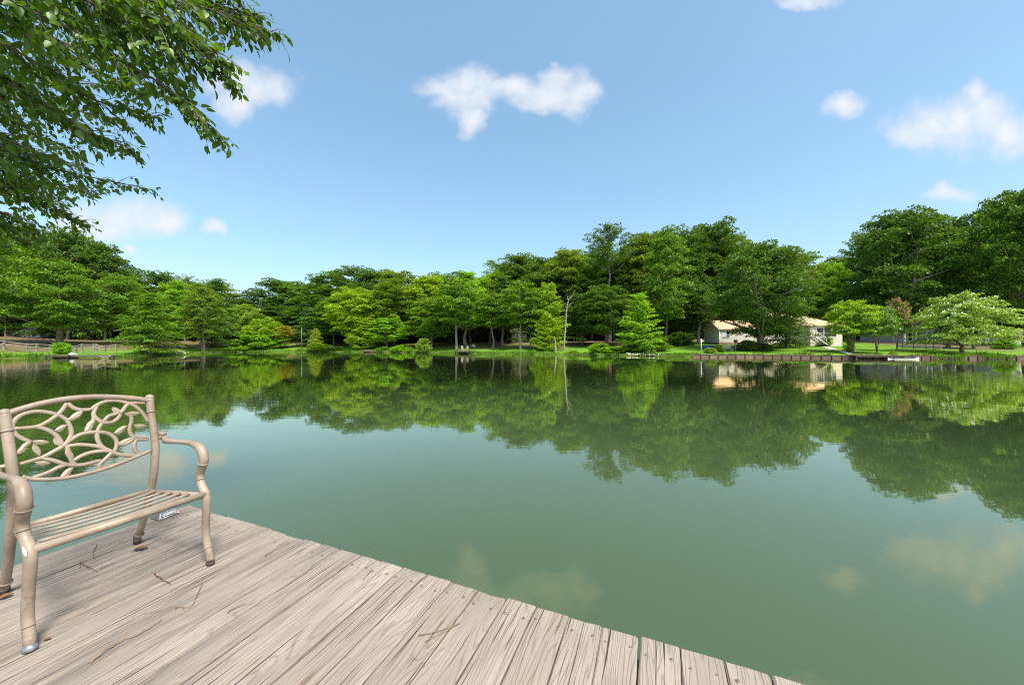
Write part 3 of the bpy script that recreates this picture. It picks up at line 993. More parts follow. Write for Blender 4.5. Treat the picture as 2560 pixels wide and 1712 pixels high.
dead_tree()
M['white'] = simple_mat('white_paint', (0.78, 0.78, 0.76), 0.5, 0.05)
M['grey_metal'] = simple_mat('grey_metal', (0.45, 0.47, 0.48), 0.4, 0.1, metal=0.3)
mb = MB()
mb.tube([on(754, 86, -0.2), P(754, 840, 86), P(754, 822, 86)], [0.09, 0.08, 0.07], 8)
mb.ball(P(754, 821, 86), 0.16)
tag(mb.build('utility_pole', M['pale_bark']), 'thin pale pole standing before the dark wood on the far shore', 'pole')
mb = MB()
mb.tube([on(1753, 56, -0.2), P(1753, 860, 56), P(1753, 847, 56)], 0.05, 8)
mb.tube([P(1750, 853, 56), P(1758, 853, 56)], 0.04, 6)
tag(mb.build('mooring_post', M['white']), 'white post with a short crossbar at the end of the retaining wall', 'post')

# ------------------------------------------------------------------ houses
def siding_mat(name, c, pitch=0.2):
    m, kk, out = material(name)
    g = kk.n('ShaderNodeTexCoord').outputs['Object']
    sp = kk.n('ShaderNodeSeparateXYZ', {0: g})
    fr = kk.m('FRACT', kk.m('DIVIDE', sp.outputs[2], pitch))
    nz = kk.noise(g, 1.2, 5.0, 0.6)
    cc_ = kk.mix(kk.rng(nz, 0.3, 0.75), tuple(x * 0.88 for x in c), c)
    b = kk.n('ShaderNodeBsdfPrincipled', {'Base Color': cc_, 'Roughness': 0.7})
    bp = kk.n('ShaderNodeBump', {'Strength': 0.5, 'Distance': 0.02, 'Height': fr})
    kk.set(b.inputs['Normal'], bp.outputs[0])
    kk.set(out.inputs[0], b.outputs[0])
    return m


def shingle_mat(name, c):
    m, kk, out = material(name)
    g = kk.n('ShaderNodeTexCoord').outputs['Object']
    br = kk.n('ShaderNodeTexBrick', {'Vector': g, 'Scale': 3.0, 'Color1': tuple(x * 1.1 for x in c), 'Color2': tuple(x * 0.85 for x in c), 'Mortar': tuple(x * 0.6 for x in c), 'Mortar Size': 0.012})
    nz = kk.noise(g, 2.0, 5.0, 0.7)
    cc_ = kk.mix(kk.m('MULTIPLY', kk.rng(nz, 0.4, 0.8), 0.35), br.outputs[0], tuple(x * 0.65 for x in c))
    b = kk.n('ShaderNodeBsdfPrincipled', {'Base Color': cc_, 'Roughness': 0.85})
    kk.set(out.inputs[0], b.outputs[0])
    return m


M['cream'] = siding_mat('cream_siding', (0.68, 0.60, 0.53))
M['trim'] = simple_mat('white_trim', (0.8, 0.78, 0.74), 0.5, 0.05)
M['tan_roof'] = shingle_mat('tan_shingles', (0.56, 0.36, 0.21))
M['brown_roof'] = shingle_mat('brown_shingles', (0.12, 0.075, 0.055))
M['grey_roof'] = shingle_mat('grey_shingles', (0.22, 0.21, 0.21))
M['glass'] = simple_mat('dark_glass', (0.02, 0.024, 0.026), 0.08, 0.1, spec=0.8)
M['screen'] = simple_mat('dark_screen', (0.03, 0.028, 0.027), 0.6, 0.2)
M['curtain'] = simple_mat('pale_blue_curtain', (0.55, 0.66, 0.75), 0.8, 0.1)
M['brick'] = simple_mat('red_brown_brick', (0.28, 0.17, 0.13), 0.85, 0.25, 6)
M['brown_wood'] = simple_mat('brown_stained_wood', (0.105, 0.068, 0.05), 0.8, 0.3, 5, bump=0.3)
M['dark_wood'] = simple_mat('dark_wet_wood', (0.055, 0.042, 0.035), 0.8, 0.3, 5)
M['grey_wood'] = simple_mat('weathered_grey_wood', (0.29, 0.255, 0.22), 0.85, 0.2, 5, bump=0.3)
M['concrete'] = simple_mat('pale_concrete', (0.62, 0.58, 0.52), 0.9, 0.12, 2)
M['block'] = simple_mat('grey_block', (0.34, 0.32, 0.30), 0.9, 0.2, 3, bump=0.3)
M['blue'] = simple_mat('blue_cover', (0.02, 0.06, 0.26), 0.6, 0.2, 3)
M['stone'] = simple_mat('pale_stone', (0.55, 0.5, 0.43), 0.9, 0.25, 4, bump=0.4)
M['sage'] = siding_mat('sage_siding', (0.09, 0.11, 0.055))  # siding darkened in the colour itself to stand for tree shade
M['white_wall'] = siding_mat('white_siding', (0.75, 0.76, 0.78))
M['grey_wall'] = siding_mat('grey_siding', (0.36, 0.36, 0.37))


def gable_roof(x0, x1, y0, y1, ze, zr, over=0.35, th=0.14, hip0=0.0, hip1=0.0):
    """ridge along x; hip0/hip1 draw the ridge ends in"""
    mb = MB()
    ym = (y0 + y1) / 2
    k_ = (zr - ze) / (ym - y0)
    a0, a1, b0, b1 = x0 - over, x1 + over, y0 - over, y1 + over
    zl = ze - k_ * over
    r0, r1 = x0 - over + (hip0 + over if hip0 else 0), x1 + over - (hip1 + over if hip1 else 0)
    for dz in (0,):
        top = [(a0, b0, zl), (a1, b0, zl), (a1, b1, zl), (a0, b1, zl), (r0, ym, zr), (r1, ym, zr)]
        bot = [(x, y, z - th) for x, y, z in top]
        mb.add(top + bot, [(0, 1, 5, 4), (2, 3, 4, 5), (1, 2, 5), (3, 0, 4), (7, 6, 10, 11), (9, 8, 11, 10), (8, 7, 11), (6, 9, 10),
                           (1, 0, 6, 7), (2, 1, 7, 8), (3, 2, 8, 9), (0, 3, 9, 6)] if (hip0 or hip1) else
               [(0, 1, 5, 4), (2, 3, 4, 5), (7, 6, 10, 11), (9, 8, 11, 10), (1, 0, 6, 7), (3, 2, 8, 9), (0, 4, 10, 6), (4, 3, 9, 10), (1, 7, 11, 5), (5, 11, 8, 2)])
        if (hip0 == 0) != (hip1 == 0):
            pass
    return mb


def gable_walls(x0, x1, y0, y1, z0, ze, zr, gable=True):
    mb = MB()
    ym = (y0 + y1) / 2
    v = [(x0, y0, z0), (x1, y0, z0), (x1, y1, z0), (x0, y1, z0), (x0, y0, ze), (x1, y0, ze), (x1, y1, ze), (x0, y1, ze)]
    f = [(0, 1, 5, 4), (2, 3, 7, 6)]
    if gable:
        v += [(x0, ym, zr - 0.2), (x1, ym, zr - 0.2)]
        f += [(3, 0, 4, 8, 7), (1, 2, 6, 9, 5)]
    else:
        f += [(3, 0, 4, 7), (1, 2, 6, 5)]
    return mb.add(v, f)


def window(parent, x0, x1, z0, z1, y, frame_mat, pane_mat, bars=(), fw=0.09, rails=()):
    fr = MB()
    for (cx, cz, sx, sz) in (((x0 + x1) / 2, z0, x1 - x0 + fw, fw), ((x0 + x1) / 2, z1, x1 - x0 + fw, fw)):
        fr.box((cx, y - 0.03, cz), (sx, 0.08, sz))
    for cx in (x0, x1) + tuple(bars):
        fr.box((cx, y - 0.032, (z0 + z1) / 2), (fw, 0.08, z1 - z0 - fw))
    for cz in rails:
        fr.box(((x0 + x1) / 2, y - 0.024, cz), (x1 - x0 - fw, 0.06, fw * 0.7))
    o = fr.build('window', frame_mat, parent)
    MB().box(((x0 + x1) / 2, y - 0.006, (z0 + z1) / 2), (x1 - x0 - fw * 0.9, 0.03, z1 - z0 - fw * 0.9)).build('pane', pane_mat, o)
    return o


def cream_house():
    Y1, Y2, Y3 = 72.0, 71.3, 66.0
    h = empty('cream_house', (52, 72, 1.9), 'cream ranch house with a tan shingle roof behind the huge tree', 'house')
    x0 = PX(1798, Y1)
    z = lambda py, Y: CAM_Z - (py - 856) / FPX * Y
    # left wing
    ze, zr = z(821, Y1), z(801, 74.8)
    xr = PX(1905, Y1)
    gable_walls(x0, xr, Y1, 77.6, 1.2, ze, zr).build('wall', M['cream'], h)
    gable_roof(x0, xr, Y1, 77.6, ze + 0.1, zr).build('roof', M['tan_roof'], h)
    MB().box(((x0 + xr) / 2 - 0.02, Y1 + 2.8, 1.5), (xr - x0 + 0.10, 5.72, 1.5)).build('brick_base', M['brick'], h)
    window(h, PX(1806, Y1), PX(1824, Y1), z(843, Y1), z(826.5, Y1), Y1, M['trim'], M['glass'], (PX(1815, Y1),), rails=(z(837, Y1),))
    MB().box((PX(1810.4, Y1), Y1 - 0.035, z(834.5, Y1)), (0.62, 0.012, 1.1)).build('curtain', M['curtain'], h)
    window(h, PX(1827, Y1), PX(1834, Y1), z(834, Y1), z(827, Y1), Y1, M['trim'], M['glass'])
    MB().box((x0 + 0.02, Y1 - 0.02, (ze + 2.2) / 2 + 0.5), (0.2, 0.2, ze - 2.2)).build('corner_trim', M['trim'], h)
    # centre block
    x1, x2 = PX(1903, Y2), PX(2040, Y2)
    ze2, zr2 = z(814, Y2), z(781, 76)
    gable_walls(x1, x2, Y2, 80.5, 1.1, ze2, zr2, False).build('wall', M['cream'], h)
    gable_roof(x1, x2, Y2, 80.5, ze2 + 0.1, zr2, hip0=3.2, hip1=3.6).build('roof', M['tan_roof'], h)
    window(h, PX(1935, Y2), PX(1957, Y2), z(842, Y2), z(824, Y2), Y2, M['trim'], M['glass'], (PX(1946, Y2),))
    window(h, PX(1985, Y2), PX(2007, Y2), z(842, Y2), z(824, Y2), Y2, M['trim'], M['glass'], (PX(1996, Y2),))
    # screened porch on the right
    x3, x4 = PX(2026, Y3), PX(2106, Y3)
    ze3, zr3 = z(813, Y3), z(790, 70)
    gable_walls(x3, x4, Y3, 76, 0.9, ze3, zr3, False).build('wall', M['cream'], h)
    gable_roof(x3, x4, Y3, 76, ze3 + 0.12, zr3, hip0=2.6, hip1=2.9).build('roof', M['tan_roof'], h)
    window(h, PX(2040, Y3), PX(2091, Y3), z(842, Y3), z(820, Y3), Y3, M['trim'], M['screen'], (PX(2059, Y3), PX(2079, Y3)), rails=(z(833, Y3),))
    MB().box(((x3 + x4) / 2, Y3 - 0.03, ze3 - 0.12), (x4 - x3 + 0.06, 0.1, 0.24)).build('fascia', M['trim'], h)
    # stairs down to the lawn
    st = MB()
    xa, za, xb, zb = PX(2033, 64.6), z(842, 64.6), PX(2056, 64.6), z(862, 64.6)
    n = 9
    for i in range(n):
        t = (i + 0.5) / n
        st.box((xa + (xb - xa) * t, 64.4, za + (zb - za) * t), ((xb - xa) / n + 0.05, 1.3, 0.06))
    so = st.build('stairs', M['concrete'], h)
    for yy in (63.72, 65.08):  # two sloping rails
        rl = MB()
        rl.tube([(xa - 0.3, yy, za + 1.0), (xb + 0.2, yy, zb + 1.0)], 0.055, 6)
        rl.tube([(xa - 0.3, yy, za - 0.05), (xb + 0.2, yy, zb - 0.05)], 0.12, 6)
        for i in range(6):
            t = i / 5
            q = Vector((xa + (xb - xa) * t, yy, za + (zb - za) * t))
            rl.tube([q, q + Vector((0, 0, 1.0))], 0.035, 6)
        rl.build('handrail', M['stone'], so)
    MB().box((xa - 0.9, 64.9, za - 0.06), (1.9, 2.0, 0.12)).box((xa - 1.6, 64.1, za / 2 + 0.2), (0.14, 0.14, za - 0.3)).build('landing', M['brown_wood'], h)


cream_house()


def small_house(name, label, pxs, Y, base, eave, ridge, wall, roof, depth=6.0, wins=()):
    x0, x1 = PX(pxs[0], Y), PX(pxs[1], Y)
    z = lambda py, YY=Y: CAM_Z - (py - 856) / FPX * YY
    zb = min(z(base), height((x0 + x1) / 2, Y))
    h = empty(name, ((x0 + x1) / 2, Y, zb), label, 'house' if 'house' in name else 'shelter')
    zr = CAM_Z - (ridge - 856) / FPX * (Y + depth / 2)
    gable_walls(x0, x1, Y, Y + depth, zb - 0.8, z(eave), zr).build('wall', M[wall], h)
    gable_roof(x0, x1, Y, Y + depth, z(eave) + 0.1, zr).build('roof', M[roof], h)
    for (a, b, c, d) in wins:
        window(h, PX(a, Y), PX(b, Y), z(d), z(c), Y, M['trim'], M['glass'], fw=0.07)
    return h, x0, x1, z


h, *_ = small_house('brown_shelter', 'small brown-roofed sage green hut among the trunks on the far slope', (1279, 1317), 87, 852, 829, 816, 'sage', 'brown_roof', 5, ((1288, 1296, 835, 845),))
h, *_ = small_house('grey_house', 'grey house half hidden under the trees at the far left', (15, 100), 78, 850, 826, 805, 'grey_wall', 'grey_roof', 8, ((36, 50, 832, 846), (60, 66, 832, 850), (80, 92, 832, 842)))
h, *_ = small_house('white_house', 'small white house at the right edge of the photo', (2527, 2640), 66, 858, 833, 822, 'white_wall', 'grey_roof', 7, ((2539, 2550, 838, 846), (2575, 2590, 838, 850)))


def porch_house():
    Y = 70.0
    z = lambda py: CAM_Z - (py - 856) / FPX * Y
    x0, x1 = PX(2262, Y), PX(2420, Y)
    h = empty('porch_house', ((x0 + x1) / 2, Y, 1.6), 'dark low house with a white-posted porch behind the dogwood', 'house')
    gable_walls(x0, x1, Y + 2.2, Y + 9, 0.8, z(826), z(800)).build('wall', M['grey_wall'], h)
    gable_roof(x0, x1, Y, Y + 9, z(826), z(800)).build('roof', M['grey_roof'], h)
    MB().box(((x0 + x1) / 2, Y + 1.1, z(862)), (x1 - x0, 2.3, 0.25)).build('porch_floor', M['grey_wood'], h)
    for q in (2264, 2292, 2319, 2331, 2355, 2390):
        MB().box((PX(q, Y), Y + 0.15, (z(862) + z(826)) / 2), (0.2, 0.2, z(826) - z(862) - 0.1)).build('post', M['white'], h)
    window(h, PX(2300, Y), PX(2312, Y), z(852), z(832), Y + 2.2, M['trim'], M['glass'])
    window(h, PX(2338, Y), PX(2350, Y), z(852), z(832), Y + 2.2, M['trim'], M['glass'])


porch_house()

# ------------------------------------------------------------------ right shore: retaining wall, path, dock, boat
def retaining_wall():
    pts = [Vector((27.0, 53.9, 0)), Vector((41, 51.05, 0)), Vector((46.6, 49.15, 0)), Vector((55.2, 48.55, 0)), Vector((67.7, 47.45, 0)), Vector((88, 45.1, 0))]
    e = empty('retaining_wall', pts[0], 'low timber retaining wall with dark posts along the right shore', 'wall')
    pan, cap = MB(), MB()
    n_posts = 0
    for a, b in zip(pts[:-1], pts[1:]):
        d = (b - a)
        L = d.length
        ang = math.atan2(d.y, d.x)
        m = max(1, int(L / 1.12))
        for i in range(m):
            c = a + d * ((i + 0.5) / m)
            pan.box((c.x, c.y, 0.13 + random.uniform(-0.012, 0.012)), (L / m - 0.02, 0.08, 0.6), ang + random.uniform(-0.01, 0.01))
            q = a + d * (i / m)
            if n_posts < 60:
                off = Vector((math.sin(ang), -math.cos(ang), 0)) * 0.11
                MB().tube([(q.x + off.x, q.y + off.y, -0.6), (q.x + off.x, q.y + off.y, 0.41 + random.uniform(-0.04, 0.06))], 0.07, 7).build('post', M['dark_wood'], e)
                n_posts += 1
        c = a + d * 0.5
        cap.box((c.x, c.y + 0.02, 0.452), (L, 0.24, 0.05), ang)
    pan.build('plank_panel', M['planks'], e)
    cap.build('cap_board', M['planks'], e)


def plank_mat():
    m, kk, out = material('old_wall_planks')
    gi = kk.n('ShaderNodeNewGeometry')
    nz = kk.noise(kk.scale(gi.outputs['Position'], (0.8, 0.8, 9.0)), 1.5, 5.0, 0.65)
    c = kk.mix(gi.outputs['Random Per Island'], (0.11, 0.072, 0.052), (0.25, 0.165, 0.12))
    c = kk.mix(kk.m('MULTIPLY', kk.rng(nz, 0.4, 0.7), 0.6), c, (0.045, 0.04, 0.028))
    b = kk.n('ShaderNodeBsdfPrincipled', {'Base Color': c, 'Roughness': 0.85})
    kk.set(out.inputs[0], b.outputs[0])
    return m


M['planks'] = plank_mat()
retaining_wall()


def path_strip():
    a, b = Vector((PX(2060, 63.5), 63.5)), Vector((PX(2128, 51.5), 51.5))
    V, F = [], []
    n = 24
    for i in range(n + 1):
        t = i / n
        p = a.lerp(b, t)
        for s in (-0.55, 0.55):
            x, y = p.x + s, p.y + s * 0.3
            V.append((x, y, height(x, y) + 0.09))
    for i in range(n):
        F.append((2 * i, 2 * i + 1, 2 * i + 3, 2 * i + 2))
    mb = MB().add(V, F).add([(x, y, z - 0.3) for x, y, z in V], [tuple(reversed(f)) for f in F])
    for side in (0, 1):
        for i in range(n):
            q = [V[2 * i + side], V[2 * i + 2 + side]]
            mb.add([q[0], q[1], (q[1][0], q[1][1], q[1][2] - 0.3), (q[0][0], q[0][1], q[0][2] - 0.3)], [(0, 1, 2, 3)])
    o = mb.build('path', M['concrete'])
    o['kind'] = 'structure'


path_strip()


def wood_dock(name, label, cx, cy, z, sx, sy, rz, legs=True, mat='brown_wood'):
    e = empty(name, (cx, cy, z), label, 'dock')
    dk = MB()
    m = Matrix.Translation((cx, cy, 0)) @ Matrix.Rotation(rz, 4, 'Z')
    n = max(4, int(sx / 0.16))
    for i in range(n):
        p = m @ Vector((-sx / 2 + (i + 0.5) * sx / n, 0, z - 0.02))
        dk.box(p, (sx / n - 0.012, sy, 0.04), rz)
    dk.build('deck_boards', M[mat], e)
    fr = MB()
    for s in (-1, 1):
        fr.box(m @ Vector((0, s * (sy / 2 - 0.03), z - 0.13)), (sx - 0.02, 0.05, 0.17), rz)
        fr.box(m @ Vector((s * (sx / 2 - 0.05), 0, z - 0.13)), (0.05, sy - 0.12, 0.17), rz)
    fr.build('rim_joist', M['dark_wood'], e)
    if legs:
        for s in (-1, 1):
            for t in (-1, 1):
                p = m @ Vector((s * (sx / 2 - 0.15), t * (sy / 2 - 0.15), 0))
                MB().tube([(p.x, p.y, -0.9), (p.x, p.y, z - 0.05)], 0.08, 8).build('post', M['dark_wood'], e)
    return e


wood_dock('small_dock', 'low dark wooden dock by the crape myrtles on the right shore', 49.6, 48.6, 0.5, 7.0, 1.9, R(-8))


def row_boat():
    Y = 47.2
    xa, xb = PX(2228, Y), PX(2296, Y)
    e = empty('row_boat', ((xa + xb) / 2, Y, 0), 'flat white boat floating beside the low dock on the right shore', 'boat')
    L = xb - xa
    secs = []
    for t, wd, zb, zt in ((0, 0.5, 0.0, 0.17), (0.1, 0.58, -0.06, 0.16), (0.5, 0.62, -0.08, 0.15), (0.85, 0.45, -0.05, 0.18), (1.0, 0.1, 0.06, 0.24)):
        x = xa + L * t
        secs.append([(x, Y - wd, zt), (x, Y - wd * 0.8, zb), (x, Y + wd * 0.8, zb), (x, Y + wd, zt), (x, Y + wd * 0.9, zt), (x, Y + wd * 0.7, zb + 0.05), (x, Y - wd * 0.7, zb + 0.05), (x, Y - wd * 0.9, zt)])
    V = [p for s in secs for p in s]
    F = []
    for i in range(len(secs) - 1):
        for j in range(8):
            a, b = i * 8 + j, i * 8 + (j + 1) % 8
            F.append((a, a + 8, b + 8, b))
    F += [tuple(range(8)), tuple(reversed(range((len(secs) - 1) * 8, len(secs) * 8)))]
    MB().add(V, F).build('hull', M['white'], e)
    for t in (0.25, 0.6):
        MB().box((xa + L * t, Y, 0.12), (0.25, 1.0, 0.04)).build('seat', M['grey_wood'], e)
    MB().box((xb - 0.75, Y - 0.1, 0.2), (0.3, 0.3, 0.2)).build('motor_box', M['dark_wood'], e)


row_boat()


def block_wall():
    a, b = on(2240, 62), on(2352, 58)
    mb = MB()
    n = 10
    for r_ in range(3):
        for i in range(n):
            p = a.lerp(b, (i + 0.5 + 0.25 * (r_ % 2)) / n)
            mb.box((p.x, p.y, p.z + 0.05 + 0.2 * r_ + random.uniform(-.006, .006)), ((b - a).length / n - 0.015, 0.3, 0.19), math.atan2(b.y - a.y, b.x - a.x))
    tag(mb.build('block_wall', M['block']), 'low grey block wall on the lawn left of the dogwood', 'wall')
    e = empty('wire_fence', on(2330, 57), 'thin dark post and rail fence between the lawn and the dogwood', 'fence')
    ps = [on(2256, 60.5), on(2284, 59.3), on(2315, 57.5), on(2333, 56.4), on(2360, 55.5)]
    for p in ps:
        MB().tube([p + Vector((0, 0, -0.2)), p + Vector((0, 0, 1.15))], 0.045, 6).build('post', M['dark_wood'], e)
    for zz in (1.05, 0.6):
        MB().tube([p + Vector((0, 0, zz)) for p in ps], 0.025, 5).build('rail', M['grey_metal'], e)


block_wall()


def shore_bits():
    # blue tarp-covered heap
    p = on(1770, 62)
    mb = MB()
    mb.ball(p + Vector((0, 0, 0.3)), (0.8, 0.6, 0.45), 16, 10, 0.07)
    mb.ball(p + Vector((0.65, 0.1, 0.2)), (0.5, 0.4, 0.3), 12, 8, 0.07)
    tag(mb.build('covered_heap', M['blue']), 'blue cover over a heap on the lawn near the straw yellow bush', 'tarp')
    # bird feeder on post and a clothes-post pair
    q = on(1839, 59)
    e = empty('bird_feeder', q, 'dark bird feeder on a wooden post left of the huge tree', 'bird feeder')
    MB().tube([q + Vector((0, 0, -0.2)), q + Vector((0, 0, 1.35))], 0.06, 7).build('post', M['grey_wood'], e)
    MB().box(q + Vector((0, 0, 1.5)), (0.42, 0.34, 0.3)).build('box', M['dark_wood'], e)
    MB().add([q + Vector(v) for v in ((-.3, -.25, 1.65), (.3, -.25, 1.65), (.3, .25, 1.65), (-.3, .25, 1.65), (-.3, 0, 1.85), (.3, 0, 1.85))], [(0, 1, 5, 4), (2, 3, 4, 5), (1, 2, 5), (3, 0, 4), (3, 2, 1, 0)]).build('roof', M['brown_wood'], e)
    q = on(1809, 58.5)
    q2 = on(1834, 58.5)
    e = empty('garden_bench', (q + q2) / 2, 'grey slatted garden bench on the lawn left of the huge tree', 'bench')
    MB().box((q + q2) / 2 + Vector((-0.2, 0, 0.45)), (1.4, 0.45, 0.06)).build('seat', M['grey_wood'], e)
    MB().box((q + q2) / 2 + Vector((-0.2, 0.22, 0.75)), (1.4, 0.05, 0.4)).build('backrest', M['grey_wood'], e)
    for sx in (-0.85, 0.45):
        for sy in (-0.18, 0.22):
            MB().box((q + q2) / 2 + Vector((sx, sy, 0.2)), (0.07, 0.07, 0.5)).build('leg', M['grey_wood'], e)
    # canoe leaning by the house
    e = MB()
    pts = smooth_path([P(1897, 861, 66), P(1905, 858, 66), P(1913, 852, 66), P(1919, 845, 66)], 4)
    e.tube(pts, [0.06, 0.2, 0.3, 0.36, 0.4, 0.42, 0.42, 0.4, 0.36, 0.3, 0.22, 0.12, 0.05], 10, 0.7)
    tag(e.build('canoe', M['stone']), 'pale canoe leaning against the house right of the huge trunk', 'canoe')
    # planter of the potted sapling, stones and stones under wall
    q = on(2122, 54.5)
    mb = MB()
    mb.tube([q + Vector((0, 0, 0)), q + Vector((0, 0, 0.5)), q + Vector((0, 0, 0.55))], [0.26, 0.36, 0.38], 14)
    tag(mb.build('planter_pot', M['brown_wood']), 'brown pot holding the small bright sapling on the right lawn', 'pot')
    # gravel bank
    st = MB()
    for i in range(90):
        x, y = random.uniform(19.2, 24.2), 0
        y = np.interp(x, [14.8, 23.5, 27], [60.5, 58.2, 54.3]) + abs(random.gauss(0.3, 0.9))
        s = random.uniform(0.06, 0.2)
        st.ball((x, y, height(x, y) + s * 0.2), (s, s * random.uniform(.6, 1), s * 0.6), 7, 5, 0.15)
    o = st.build('gravel', M['stone'])
    o['kind'] = 'stuff'
    tag(o, 'pale gravel and stones on the bank left of the house lawn', 'gravel')
    # a log lying on the lawn
    a = on(2030, 56)
    mb = MB().tube([a + Vector((-0.7, 0, 0.1)), a + Vector((0, 0.1, 0.12)), a + Vector((0.6, 0, 0.1))], [0.10, 0.13, 0.09], 8)
    tag(mb.build('fallen_branch', M['bark']), 'short dark fallen branch lying on the sunny house lawn', 'branch')


shore_bits()

# ------------------------------------------------------------------ middle shore: little dock with chairs, raft, left corner hoop
wood_dock('swim_platform', 'little wooden dock holding two pale chairs on the far shore', PX(1161, 70.9), 70.9, 0.5, 3.4, 1.8, R(-20))
def white_chair(px, label, rz):
    Y = 71.0
    c = Vector((PX(px, Y), Y, 0.5))
    e = empty('garden_chair', c, label, 'chair', 'pale chairs on the little dock')
    m = Matrix.Translation(c) @ Matrix.Rotation(rz, 4, 'Z')
    s = MB(); s.box(m @ Vector((0, 0, 0.42)), (0.45, 0.5, 0.06), rz); s.build('seat', M['grey_wood'], e)
    b = MB(); b.box(m @ Vector((0, 0.27, 0.75)), (0.42, 0.05, 0.6), rz); b.build('backrest', M['grey_wood'], e)
    for sx in (-0.2, 0.2):
        for sy in (-0.22, 0.22):
            l = MB(); l.box(m @ Vector((sx, sy, 0.2)), (0.06, 0.06, 0.39), rz); l.build('leg', M['grey_wood'], e)
        a = MB(); a.box(m @ Vector((sx * 1.1, -0.02, 0.64)), (0.08, 0.5, 0.04), rz); a.build('armrest', M['grey_wood'], e)
white_chair(1155.5, 'pale chair on the left of the little far dock', 0.3)
white_chair(1167, 'pale chair on the right of the little far dock', -0.4)
e = wood_dock('raft', 'small dark floating raft at the far shore below the pale-trunked tree', PX(925, 81), 81.0, 0.42, 2.7, 1.4, R(6), False, 'grey_wood')
fl = MB()
for s in (-0.45, 0.45):
    fl.tube([(PX(925, 81) - 1.2, 81 + s, 0.12), (PX(925, 81) + 1.2, 81 + s, 0.12)], 0.2, 10)
fl.build('float', M['dark_wood'], e)
p = on(1183, 80)
dog = MB()
dog.ball(p + Vector((0, 0, 0.3)), (0.45, 0.3, 0.25), 10, 7, 0.1)
dog.ball(p + Vector((0.35, -0.1, 0.15)), (0.2, 0.2, 0.17), 8, 6, 0.1)
tag(dog.build('boulder', M['stone']), 'pale boulder on the grass slope right of the little dock', 'stone')
hp = MB()
c0 = Vector((PX(452, 64.5), 64.5, 0.25))
hp.tube([c0 + Vector((0.8 * math.cos(t), 0, 0.42 * math.sin(t) - 0.1)) for t in np.linspace(0, PI, 15)], 0.085, 8)
tag(hp.build('white_hoop', M['white']), 'white half-round hoop at the left waterline', 'hoop')


# left shore: fence, stone wall, landing
def left_shore():
    e = empty('rail_fence', on(150, 58), 'weathered grey post and rail fence along the left lawn', 'fence')
    ps = [(-60, 57.5), (10, 57.5), (68, 57.7), (92, 57.8), (190, 58), (205, 58.1), (235, 58.3), (241, 58.5), (262, 58.8), (290, 59.2)]
    tops = []
    for q, Y in ps:
        p = on(q, Y)
        hgt = 1.45 if q not in (190, 262) else 1.15
        MB().box(p + Vector((0, 0, hgt / 2 - 0.1)), (0.2, 0.2, hgt + 0.2)).build('post', M['grey_wood'], e)
        tops.append(p + Vector((0, -0.13, hgt - 0.12)))
    for a, b in zip(tops[:-1], tops[1:]):
        d = b - a
        mb = MB()
        for dz in (0, -0.5):
            mb.tube([a + Vector((0, 0, dz)), b + Vector((0, 0, dz))], 0.06, 6)
        mb.build('rail', M['grey_wood'], e)
    # brown stacked wall behind the lawn
    mb = MB()
    a, b = Vector((PX(-90, 62.3), 62.3, 0)), Vector((PX(262, 65.5), 65.5, 0))
    d = b - a
    ang = math.atan2(d.y, d.x)
    n = 34
    for r_ in range(4):
        for i in range(n):
            p = a + d * ((i + 0.5 + 0.4 * (r_ % 2)) / n)
            mb.box((p.x, p.y, 0.55 + 0.32 * r_ + random.uniform(-0.01, 0.01)), (d.length / n - random.uniform(0.02, 0.06), 0.35 + random.uniform(-0.04, 0.04), 0.31), ang)
    tag(mb.build('stone_wall', M['brick']), 'brown stacked stone wall behind the left lawn', 'wall')
    mb = MB()
    a, b = Vector((PX(-60, 70), 70, 0)), Vector((PX(128, 71), 71, 0))
    d = b - a
    mb.box(((a.x + b.x) / 2, (a.y + b.y) / 2, 1.9), (d.length, 0.25, 1.6), math.atan2(d.y, d.x))
    for i in range(12):
        p = a + d * (i / 11)
        mb.box((p.x, p.y - 0.16, 1.95), (0.14, 0.14, 1.8))
    tag(mb.build('board_fence', M['dark_wood']), 'black board fence in front of the grey house on the left', 'fence')
    wood_dock('landing_stage', 'dark wooden landing stage below the clipped round bush', PX(160, 51.6), 51.4, 0.38, 3.0, 1.6, R(4))
    e = wood_dock('gangway', 'narrow grey gangway with crossed braces right of the landing stage', PX(233, 51.8), 51.8, 0.36, 5.4, 0.9, R(3), True, 'grey_wood')
    x = PX(262, 51.2)
    MB().tube([(x - 0.9, 51.25, 0.35), (x + 0.9, 51.25, -0.15)], 0.05, 6).tube([(x - 0.9, 51.2, -0.15), (x + 0.9, 51.2, 0.35)], 0.05, 6).build('cross_brace', M['grey_wood'], e)
    q = Vector((PX(180, 53.5), 53.5, height(PX(180, 53.5), 53.5) + 0.1))
    mb = MB().ball(q, (0.45, 0.3, 0.25), 9, 6, 0.12).ball(q + Vector((0.5, 0.1, -0.05)), (0.22, 0.2, 0.16), 8, 5, 0.1)
    tag(mb.build('boulder', M['white']), 'white painted stone beside the clipped round bush', 'stone')


left_shore()

# ------------------------------------------------------------------ the weathered dock in the foreground
DZ = 1.0
DD = Vector((0.376, 0.927, 0)).normalized()       # along the boards, towards the lake
DE = Vector((DD.y, -DD.x, 0))                     # across the boards, along the dock's end
DA = Vector((-2.428, 2.704, DZ))                  # far left corner


def D(e, d, z=0.0):
    return DA + DE * e + DD * d + Vector((0, 0, z))


def on_deck(px, py, z=0.0):
    Y = FPX * (CAM_Z - DZ - z) / (py - 856)
    return Vector((PX(px, Y), Y, DZ + z))


